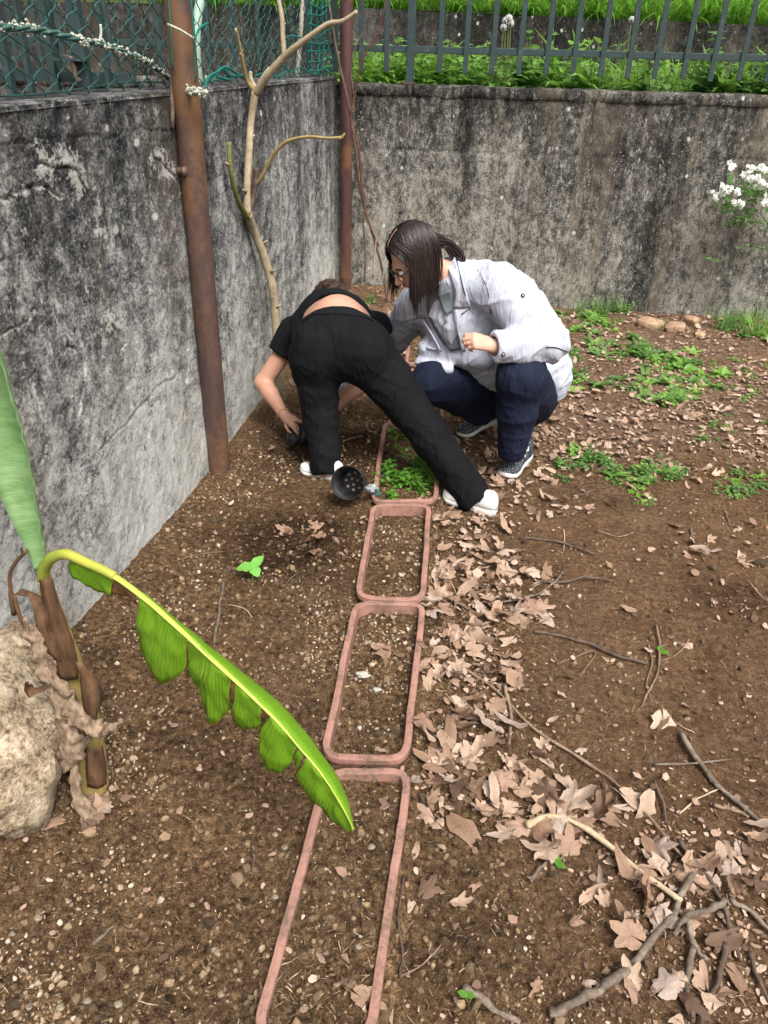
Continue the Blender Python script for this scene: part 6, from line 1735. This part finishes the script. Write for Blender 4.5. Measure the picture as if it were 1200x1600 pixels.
# trousers
def fold(seed, amp, fr=(9, 9, 9)): return lambda V: amp * (vn3(V[:, 0] * fr[0], V[:, 1] * fr[1], V[:, 2] * fr[2], seed) + .5 * vn3(V[:, 0] * fr[0] * 2.3, V[:, 1] * fr[1] * 2.3, V[:, 2] * fr[2] * 2.3, seed + 1))
f = Field([hipL, ankL, ankR, waist, pel], .008, .24)
f.ell(pel, (.165, .13, .145), k=.05).cap(pel, at(528, 514, 3.16), .135, .115, .05)
f.ell(at(491, 552, 3.0), (.105, .11, .135), k=.06).ell(at(575, 553, 2.99), (.112, .11, .135), k=.06)
f.ell(at(530, 519, 3.06), (.160, .09, .085), k=.06)
f.chain([hipL, kneeL, ankL + (ankL - kneeL) * .15], [.106, .069, .068], .035).chain([hipR + Vector((.005, 0, 0)), kneeR, ankR + (ankR - kneeR) * .16], [.110, .078, .072], .035)
f.cut(ankL + (ankL - kneeL) * .06, (ankL - kneeL), .16).cut(ankR + (ankR - kneeR) * .06, (ankR - kneeR), .17)
f.cut(at(528, 486, 3.09), Vector((0.02, .85, .5)), .30)
gp, gpb = fm(f, 'trousers', M_BLACK, girl, lambda V: fold(5, .004, (7, 7, 16))(V) + .006 * (1 - np.abs(vn3(V[:, 0] * 9, V[:, 1] * 9, V[:, 2] * 17 + V[:, 0] * 8, 12))) ** 5 * sstep(.62, .45, V[:, 2]))
ribbon([(hit(gpb, x, y, .004), hit(gpb, x, y + 11, .004)) for x, y in ((466, 493), (480, 484), (500, 481), (525, 480), (550, 482), (572, 486), (584, 492))], 'waistband', M_BLACK2, gp, 4)
MB().tube(spline([hit(gpb, x, y, .0005) for x, y in ((532, 494), (533, 515), (534, 540), (534, 565))], 4), .0018, 5).build('seam', M_BLACK2, gp)
# T-shirt
f = Field([waist, chest, upb, shL, shR], .008, .30)
f.cap(at(522, 506, 3.26), chest, .146, .132, .05).cap(chest, upb + Vector((0, .05, 0)), .14, .115, .05).ell(at(521, 497, 3.32), (.165, .12, .115), k=.06)
f.cap(upb, shL, .105, .082, .05).cap(upb, shR, .10, .08, .05)
f.cap(at(590, 505, 3.26), at(603, 522, 3.20), .055, .04, .05).cap(at(470, 508, 3.28), at(466, 520, 3.25), .05, .04, .05)
slv = shL + (elL - shL) * .46; f.cap(shL, slv, .076, .072, .04)
slr = shR + (elR - shR) * .6; f.cap(shR, slr, .076, .074, .04)
f.cut(slv - (elL - shL) * .02, elL - shL, .12).cut(slr, elR - shR, .12)
f.cut(at(525, 474, 3.235), Vector((.05, -.95, .12)), .32)
f.cap(at(528, 505, 3.14), at(522, 505, 3.27), .130, .120, .008, 'sub')
f.ell(upb + Vector((0, .13, 0)), (.07, .07, .07), op='sub', k=.01)
fm(f, 'tshirt', M_BLACK2, girl, fold(15, .006, (10, 8, 14)))
# hair: gathered brown hair over the lowered head
f = Field([hd], .006, .17)
f.ell(hd + Vector((0, .005, .012)), (.088, .10, .092)).cap(hd + Vector((0, -.02, .05)), hd + Vector((.02, -.07, .045)), .03, .02)
o, hb = fm(f, 'hair', M_HAIR2, girl, lambda V: .003 * vn3(V[:, 0] * 90, V[:, 1] * 8, V[:, 2] * 30, 3))
mb = MB(); r4 = random.Random(4)
for i in range(60):
    a = r4.uniform(-1.3, 1.3); p = hd + Vector((math.sin(a) * .09, -.02 + r4.uniform(-.04, .05), .012 + math.cos(a) * .093))
    mb.tube(spline([p, p + Vector((-.2 * (p.x - hd.x), -.03, .006)), p + Vector((-.5 * (p.x - hd.x), -.055, .002 - .02 * abs(a)))], 3), .0018, 4)
mb.build('hair_strands', M_HAIR2, o)['kind'] = 'stuff'
shoe(girl, gz(536, 753) + Vector((0, 0, .0)), (-.93, .36), .02, .215, (M_SOLE, M_WSHOE, M_LACE), name='shoe', accent=M_PINK)
shoe(girl, gz(774, 806), (-.84, .42), .05, .245, (M_SOLE, M_WSHOE, M_LACE), name='shoe', accent=M_PINK)
# bracelet beads
mb = MB(); ax = (wrL - elL).normalized(); e1 = ax.orthogonal().normalized(); e2 = ax.cross(e1)
for k in range(14):
    a = k * 2 * math.pi / 14; p = wrL - ax * .008 + (e1 * math.cos(a) + e2 * math.sin(a)) * .0285
    mb.add(ICO_V * .0045 + np.array(p), [tuple(t) for t in ICO_F])
mb.build('bracelet', simple_mat('bracelet_beads', (.3, .12, .05), (.55, .4, .15), 90, .4, .5, .1), girl)['kind'] = 'stuff'
pot('plant_pot', 'black plastic pot held tilted to the soil in bare hands', (potc.x, potc.y + .03, potc.z - .015), (math.radians(65), math.radians(10), math.radians(-60)), .055, .042, .10, False)

# ------------------------------------------------------------------ woman squatting in the white coat
wo = thing('person', 'person with long dark hair and glasses squatting in a white coat', 'person', (.25, 3.2, 0))
H = at(648, 403, 3.08)
hz_ = Vector((-.86, -.50, 0)).normalized(); bow = math.radians(36)
fw = (hz_ * math.cos(bow) - Vector((0, 0, 1)) * math.sin(bow)).normalized(); up_ = (hz_ * math.sin(bow) + Vector((0, 0, 1)) * math.cos(bow)).normalized(); sd_ = fw.cross(up_)
HR = Matrix((sd_, fw, up_)).transposed()  # x right side of the face, y forward, z crown
def hp(x, y, z): return H + HR @ Vector((x, y, z))
nk = at(704, 436, 3.17); ch = at(722, 490, 3.24); be = at(775, 550, 3.32); pv = at(815, 625, 3.42)
SL, EL, WL = at(780, 452, 3.10), at(858, 536, 3.00), at(772, 541, 2.90)
SR, ER, WR = at(652, 478, 3.36), at(602, 548, 3.58), at(520, 610, 3.50)
hiL, knL, anL = at(830, 620, 3.36), at(815, 588, 2.96), at(800, 702, 2.99)
hiR, knR, anR = at(790, 610, 3.44), at(678, 596, 3.14), at(752, 648, 3.38)
f = Field([H, nk, pv, EL, WL, WR, ER, anL, anR, knR, knL], .0054, .17)
f.ell(hp(0, -.012, .028), (.074, .094, .088), HR, .03).ell(hp(0, .030, -.035), (.056, .062, .085), HR, .03)
f.ell(hp(0, .058, -.088), (.026, .026, .022), HR, .02)                                    # chin
f.cap(hp(0, .086, .004), hp(0, .112, -.034), .009, .013, .010).ell(hp(.011, .098, -.038), (.008, .009, .007), HR, .006).ell(hp(-.011, .098, -.038), (.008, .009, .007), HR, .006)
f.ell(hp(.032, .094, .004), (.016, .012, .011), HR, .008, 'sub').ell(hp(-.032, .094, .004), (.016, .012, .011), HR, .008, 'sub')
f.cap(hp(.05, .076, .020), hp(.012, .090, .018), .007, .007, .012).cap(hp(-.05, .076, .020), hp(-.012, .090, .018), .007, .007, .012)
f.cap(hp(-.02, .085, -.060), hp(.02, .085, -.060), .0065, .0065, .006).cap(hp(-.016, .084, -.069), hp(.016, .084, -.069), .007, .007, .006)
f.ell(hp(.074, -.008, -.012), (.010, .020, .030), HR, .008).ell(hp(-.074, -.008, -.012), (.010, .020, .030), HR, .008)
f.cap(hp(0, -.03, -.06), nk, .052, .055, .03)
f.cap(nk, ch, .07, .12).cap(ch, be, .13, .135).cap(be, pv, .135, .14)
f.cap(nk, SL, .06, .06).cap(nk, SR, .06, .06)
f.chain([SL, EL, WL], [.055, .043, .028], .02).chain([SR, ER, WR], [.055, .043, .028], .02)
f.chain([hiL, knL, anL], [.09, .058, .036]).chain([hiR, knR, anR], [.09, .058, .036])
dl = (at(735, 531, 2.86) - WL)
add_hand(f, WL + dl.normalized() * .012, frame(dl, (.05, -.75, .62)), .92, [(.75, 1.15, .6), (.85, 1.2, .6), (.95, 1.25, .6), (1.05, 1.25, .6)], [(.03, .012, -.012), (.030, .0, -.014), (.022, -.006, -.006)], .0, -1)
add_hand(f, WR, frame(at(500, 640, 3.42) - WR, (.2, -.3, .9)), .95, [(.4, .5, .3)] * 4, [(.02, .02, -.01), (.024, .01, -.01), (.018, 0, -.01)], .1)
body, bb = fm(f, 'body', M_SKIN_A, wo)
# eyes, brows, lips, glasses
M_EYE = NT('eye_white').fin((.7, .68, .64), .25, None, .5); M_IRIS = NT('iris').fin((.03, .018, .01), .2, None, .5); M_LIP = NT('lip').fin((.42, .14, .12), .4, None, .4)
M_FRAME = NT('glasses_frame').fin((.015, .013, .014), .3, None, .5)
def glass_mat():
    m = NT('spectacle_lens'); m.fin((1, 1, 1), .02); m.b.inputs['Transmission Weight'].default_value = 1.0; m.b.inputs['IOR'].default_value = 1.1; return m.m
for s in (1, -1):
    c = hp(s * .032, .0835, .004)
    V = ICO_V * .0125
    o = rock('eyeball', tuple(c), (.0125, .0125, .0125), M_EYE, 1, 3, 0.0, planes=0); setparent(o, wo)
    o = rock('iris', tuple(c + fw * .0095 - up_ * .003), (.0055, .0055, .0055), M_IRIS, 1, 2, 0.0, planes=0); setparent(o, wo)
    MB().tube(spline([hp(s * .052, .080, .023), hp(s * .034, .092, .028), hp(s * .014, .093, .022)], 4), .0035, 6).build('eyebrow', M_HAIR, wo)
gl = MB().tube([hp(-.010, .106, .004), hp(0, .110, .007), hp(.010, .106, .004)], .0022, 6).build('glasses', M_FRAME, wo)
for s in (1, -1):
    P = []
    for k in range(25):
        a = k * 2 * math.pi / 24; ca, sa = math.cos(a), math.sin(a)
        P.append(hp(s * .034 + .025 * np.sign(ca) * abs(ca) ** .7, .104 - .006 * abs(ca), .001 + .019 * np.sign(sa) * abs(sa) ** .7))
    MB().tube(P, .0022, 6, False).build('lens_rim', M_FRAME, gl)
    c = sum((Vector(p) for p in P[:-1]), Vector()) / 24
    mesh_obj('lens', [tuple(p) for p in P[:-1]] + [tuple(c + fw * .002)], [(i, (i + 1) % 24, 24) for i in range(24)], glass_mat(), gl)
    MB().tube([hp(s * .060, .098, .010), hp(s * .074, .06, .010), hp(s * .078, .0, .006)], .002, 6).build('temple', M_FRAME, gl)
MB().tube(spline([hp(-.020, .091, -.063), hp(0, .0955, -.062), hp(.020, .091, -.063)], 4), .0035, 6).build('lips', M_LIP, wo)
# trousers
f = Field([pv, knL, knR, anL, anR, hiL], .008, .22)
f.ell(pv, (.14, .14, .13), k=.05).chain([hiL, knL], [.125, .100], .04).chain([knL, knL + (anL - knL) * .45, anL], [.098, .080, .062], .03)
f.chain([hiR, knR], [.115, .098], .04).chain([knR, knR + (anR - knR) * .5, anR], [.090, .068, .056], .03)
f.cut(anL + (anL - knL) * .10, anL - knL, .12).cut(anR + (anR - knR) * .12, anR - knR, .12)
fm(f, 'trousers', M_NAVY, wo, lambda V: fold(25, .003, (9, 9, 12))(V) + .005 * (1 - np.abs(vn3(V[:, 0] * 12, V[:, 1] * 12, V[:, 2] * 14, 27))) ** 5)
# coat
f = Field([nk, pv, EL, WL, WR, SR, at(880, 560, 3.3)], .0075, .24)
f.cap(at(712, 442, 3.19), ch, .098, .155, .05).cap(ch, be, .158, .165, .05).cap(be, at(835, 585, 3.40), .165, .16, .05)
f.ell(at(790, 470, 3.26), (.15, .13, .13), k=.06).ell(at(760, 440, 3.22), (.11, .10, .085), k=.05)
f.chain([SL, SL + (EL - SL) * .5, EL], [.098, .098, .080], .04).chain([EL, EL + (WL - EL) * .5, WL], [.080, .071, .062], .025)
f.chain([SR, ER, WR], [.088, .074, .060], .035).cap(nk, SR, .07, .085, .04).cap(nk, SL, .07, .09, .04)
# skirts of the coat: over the lap, and hanging behind
f.cap(at(668, 545, 3.18), at(752, 558, 3.14), .045, .055, .05).cap(at(655, 566, 3.16), at(700, 578, 3.10), .022, .024, .03)
f.cap(at(835, 570, 3.36), at(846, 582, 3.38), .135, .12, .05).chain([at(856, 575, 3.34), at(858, 604, 3.36), at(854, 634, 3.38)], [.085, .065, .028], .04).chain([at(840, 590, 3.34), at(842, 628, 3.36)], [.06, .022], .03)
f.cut(WL + (WL - EL) * .02, WL - EL, .09)
f.cap(WL + (EL - WL) * .05, WL + (WL - EL) * .3, .040, .042, .004, 'sub')
f.cap(nk + Vector((-.02, -.02, .03)), hp(0, -.02, -.05), .052, .06, .01, 'sub')
def cf(V):
    a = fold(33, .0035, (9, 9, 9))(V)
    # creases round the bent elbow
    de = np.linalg.norm(V - np.array(EL), axis=1)
    a = a + .006 * np.exp(-(de / .13) ** 2) * np.sin(70 * (V[:, 0] * .7 + V[:, 2] * .7) + 4 * vn3(V[:, 0] * 8, V[:, 1] * 8, V[:, 2] * 8, 4))
    rid = lambda fx_, fy_, fz_, sd: (1 - np.abs(vn3(V[:, 0] * fx_, V[:, 1] * fy_, V[:, 2] * fz_, sd))) ** 5
    q = V[:, 0] - V[:, 2]
    cr = (1 - np.abs(vn3(q * 15, V[:, 1] * 8, (V[:, 0] + V[:, 2]) * 5, 77))) ** 8
    return a + .008 * cr + .003 * rid(16, 9, 7, 91) - .003 + .0012 * vn3(V[:, 0] * 26, V[:, 1] * 26, V[:, 2] * 16, 40)
coat, cb = fm(f, 'coat', M_COAT, wo, cf)
def patch(L, R_, name, mat, off, thick=.004, across=6, par=coat):
    rows = [(hit(cb, *a, off), hit(cb, *b, off)) for a, b in zip(L, R_)]
    o = ribbon(rows, name, mat, par, across, 0, 1, 0, sub=4)
    o.modifiers['thick'].thickness = thick
    return o
# shirt seen in the open front, lapels with dark piping
patch([(672, 452), (668, 480), (676, 505), (690, 530), (705, 548)], [(706, 452), (716, 480), (722, 500), (724, 520), (722, 545)], 'shirt', M_SHIRT, .004)
patch([(700, 408), (704, 430), (712, 455), (708, 480)], [(712, 406), (722, 432), (734, 465), (737, 476)], 'lapel', M_COAT, .012, .005)
patch([(708, 480), (712, 500), (716, 520), (722, 548)], [(737, 477), (730, 492), (727, 515), (728, 548)], 'lapel', M_COAT, .009, .004)
patch([(686, 458), (690, 474), (698, 492)], [(706, 450), (710, 466), (712, 482)], 'shirt_collar', M_SHIRT, .012, .003)
patch([(645, 500), (655, 520), (668, 545)], [(664, 496), (678, 520), (692, 548)], 'lapel', M_COAT, .010, .005)
def piping(pts, off, nm='piping', r=.0022):
    MB().tube(spline([hit(cb, *p, off) for p in pts], 4), r, 6).build(nm, M_DARKTRIM, coat)
piping([(712, 406), (722, 432), (731, 455), (737, 477)], .017); piping([(737, 477), (730, 484), (722, 491)], .017)
piping([(658, 497), (664, 498), (672, 496)], .015); piping([(853, 542), (868, 543), (886, 549)], .003); piping([(766, 482), (768, 487), (767, 491)], .003, r=.003)
def button(px, py, off=.004, r=.0085, bvh=None, par=coat):
    p = hit(cb, px, py, off); n = (Vector((0, 0, CAM_H)) - p).normalized()
    MB().tube([p - n * .004, p, p + n * .003], [r, r, r * .85], 14).build('button', M_DARKTRIM, par)
    MB().tube([p + n * .003, p + n * .0036], [r * .45, r * .4], 10).build('button', simple_mat('button_eye', (.35, .36, .38), (.4, .4, .42)), par)
button(816, 462); button(786, 553); button(698, 501, .008, .006)
MB().tube(spline([hit(cb, x, y, .003) for x, y in ((770, 520), (768, 535), (772, 552), (778, 563))], 4), .0025, 6).build('cuff_edge', M_COAT, coat)
piping([(745, 420), (757, 440), (764, 465), (766, 490)], .0005, 'seam', .0012)
# hair falling straight from the parting
mb = MB(); rh = random.Random(8)
Ei = np.array([.088, .110, .106]); Hc = np.array(hp(0, -.012, .030)); HRn = np.array(HR)
def inside_push(p, grow=1.0):
    q = HRn.T @ (p - Hc); e = Ei * grow; s = np.sqrt(((q / e) ** 2).sum())
    if s < 1: q = q / max(s, 1e-4); return HRn @ q + Hc, True
    return p, False
nst = 900
LEFT = -np.array(CR)
for i in range(nst):
    side = 1 if i % 2 else -1
    t = rh.random()
    ang = math.radians(-62 + 116 * t)
    if side > 0 and t > .62 and rh.random() > .22: continue     # along the parting, from the nape to the front hairline
    q = np.array([side * (.004 + .03 * rh.random()), math.sin(ang), math.cos(ang)]) * np.array([1, Ei[1], Ei[2]])
    p = HRn @ q + Hc
    L = rh.uniform(.25, .31) + (.02 if t < .6 else 0.0)
    st_ = .011; pts = [p]; g0 = rh.uniform(1.0, 1.035); back = rh.uniform(.5, .9) if t > .55 else rh.uniform(.05, .4)
    for k in range(int(L / st_)):
        s = k * st_
        g = np.array([0, 0, -1.0]) + side * HRn[:, 0] * 1.3 * math.exp(-s / .05) - HRn[:, 1] * back * math.exp(-((s - .05) / .08) ** 2) * 1.2
        g /= np.linalg.norm(g); pn = p + g * st_
        pn, on = inside_push(pn, g0 + .02)
        if on:
            d = pn - p; pn = p + d / (np.linalg.norm(d) + 1e-9) * st_; pn, _ = inside_push(pn, g0 + .02)
        if side < 0:                      # near side hair is drawn back clear of the face
            below = np.clip((H.z + .045 - pn[2]) / .06, 0, 1); lim = .10 - .080 * below
            ex = (pn - np.array(H)) @ LEFT - lim
            if ex > 0: pn = pn - LEFT * ex * .9
        p = pn; pts.append(p)
    pts = np.array(pts); k = len(pts)
    w_ = rh.uniform(.0013, .0032)
    wv = .003 * np.stack([np.sin(np.arange(k) * .35 + i), np.cos(np.arange(k) * .3 + 2 * i), 0 * np.arange(k)], 1) * np.linspace(0, 1, k)[:, None]
    mb.tube(pts[::2] + wv[::2], np.interp(np.linspace(0, 1, len(pts[::2])), [0, .15, .8, 1], [w_ * .7, w_, w_ * .8, w_ * .15]), 4, False)
hair = mb.build('hair', M_HAIR, wo)
MB().tube([hp(.004, (Ei[1] * 1.025) * math.sin(math.radians(a)) - .012, (Ei[2] * 1.025) * math.cos(math.radians(a)) + .030) for a in range(5, 50, 5)], .0011, 6).build('parting', M_SKIN_B, hair)
f = Field([H], .007, .2)
f.ell(hp(0, -.022, .036), (.082, .098, .098), HR, .01)
f.ell(hp(0, .085, -.045), (.065, .065, .085), HR, .01, 'sub')
fm(f, 'hair_cap', M_HAIR, hair)
mb = MB()
for i in range(46):                       # lock thrown back over the collar
    p0 = hp(rh.uniform(-.05, .07), -.105, rh.uniform(-.03, .05)); e = at(rh.uniform(706, 726), rh.uniform(392, 408), 3.14)
    mb.tube(spline([p0, (p0 + e) / 2 + Vector((0, 0, .02)), e, e + Vector((.004, -.006, -.018))], 4), [.004] * 12 + [.001], 4, False)
mb.build('hair_lock', M_HAIR, hair)['kind'] = 'stuff'
# ring fingers
Rw = frame(dl, (.05, -.75, .62)); Wp = WL + dl.normalized() * .012
for i, yy in ((1, .009), (2, -.009)):
    a = (.85, .95)[i - 1] ; c = Wp + Rw @ Vector(((.090 + .020 * math.cos(a)) * .92, -yy * .92, (.002 - .020 * math.sin(a)) * .92)); ax = Rw @ Vector((math.cos(a), 0, -math.sin(a)))
    e1 = ax.orthogonal().normalized(); e2 = ax.cross(e1)
    MB().tube([c + (e1 * math.cos(k * .524) + e2 * math.sin(k * .524)) * .0095 for k in range(13)], .0013, 5, False).build('ring', M_GOLD, wo)
tL, hL = gz(764, 768), gz(822, 718)
dL_ = (tL - hL); shoe(wo, hL - dL_.normalized() * .02, (dL_.x, dL_.y), .03, .27, (M_SOLE, M_GLIT, M_LACE), accent=M_GREYSUEDE)
tR, hR_ = gz(702, 688), gz(776, 668)
dR_ = (tR - hR_); shoe(wo, hR_ + Vector((0, 0, .045)), (dR_.x, dR_.y), -.17, .25, (M_SOLE, M_GLIT, M_LACE), accent=M_GREYSUEDE)
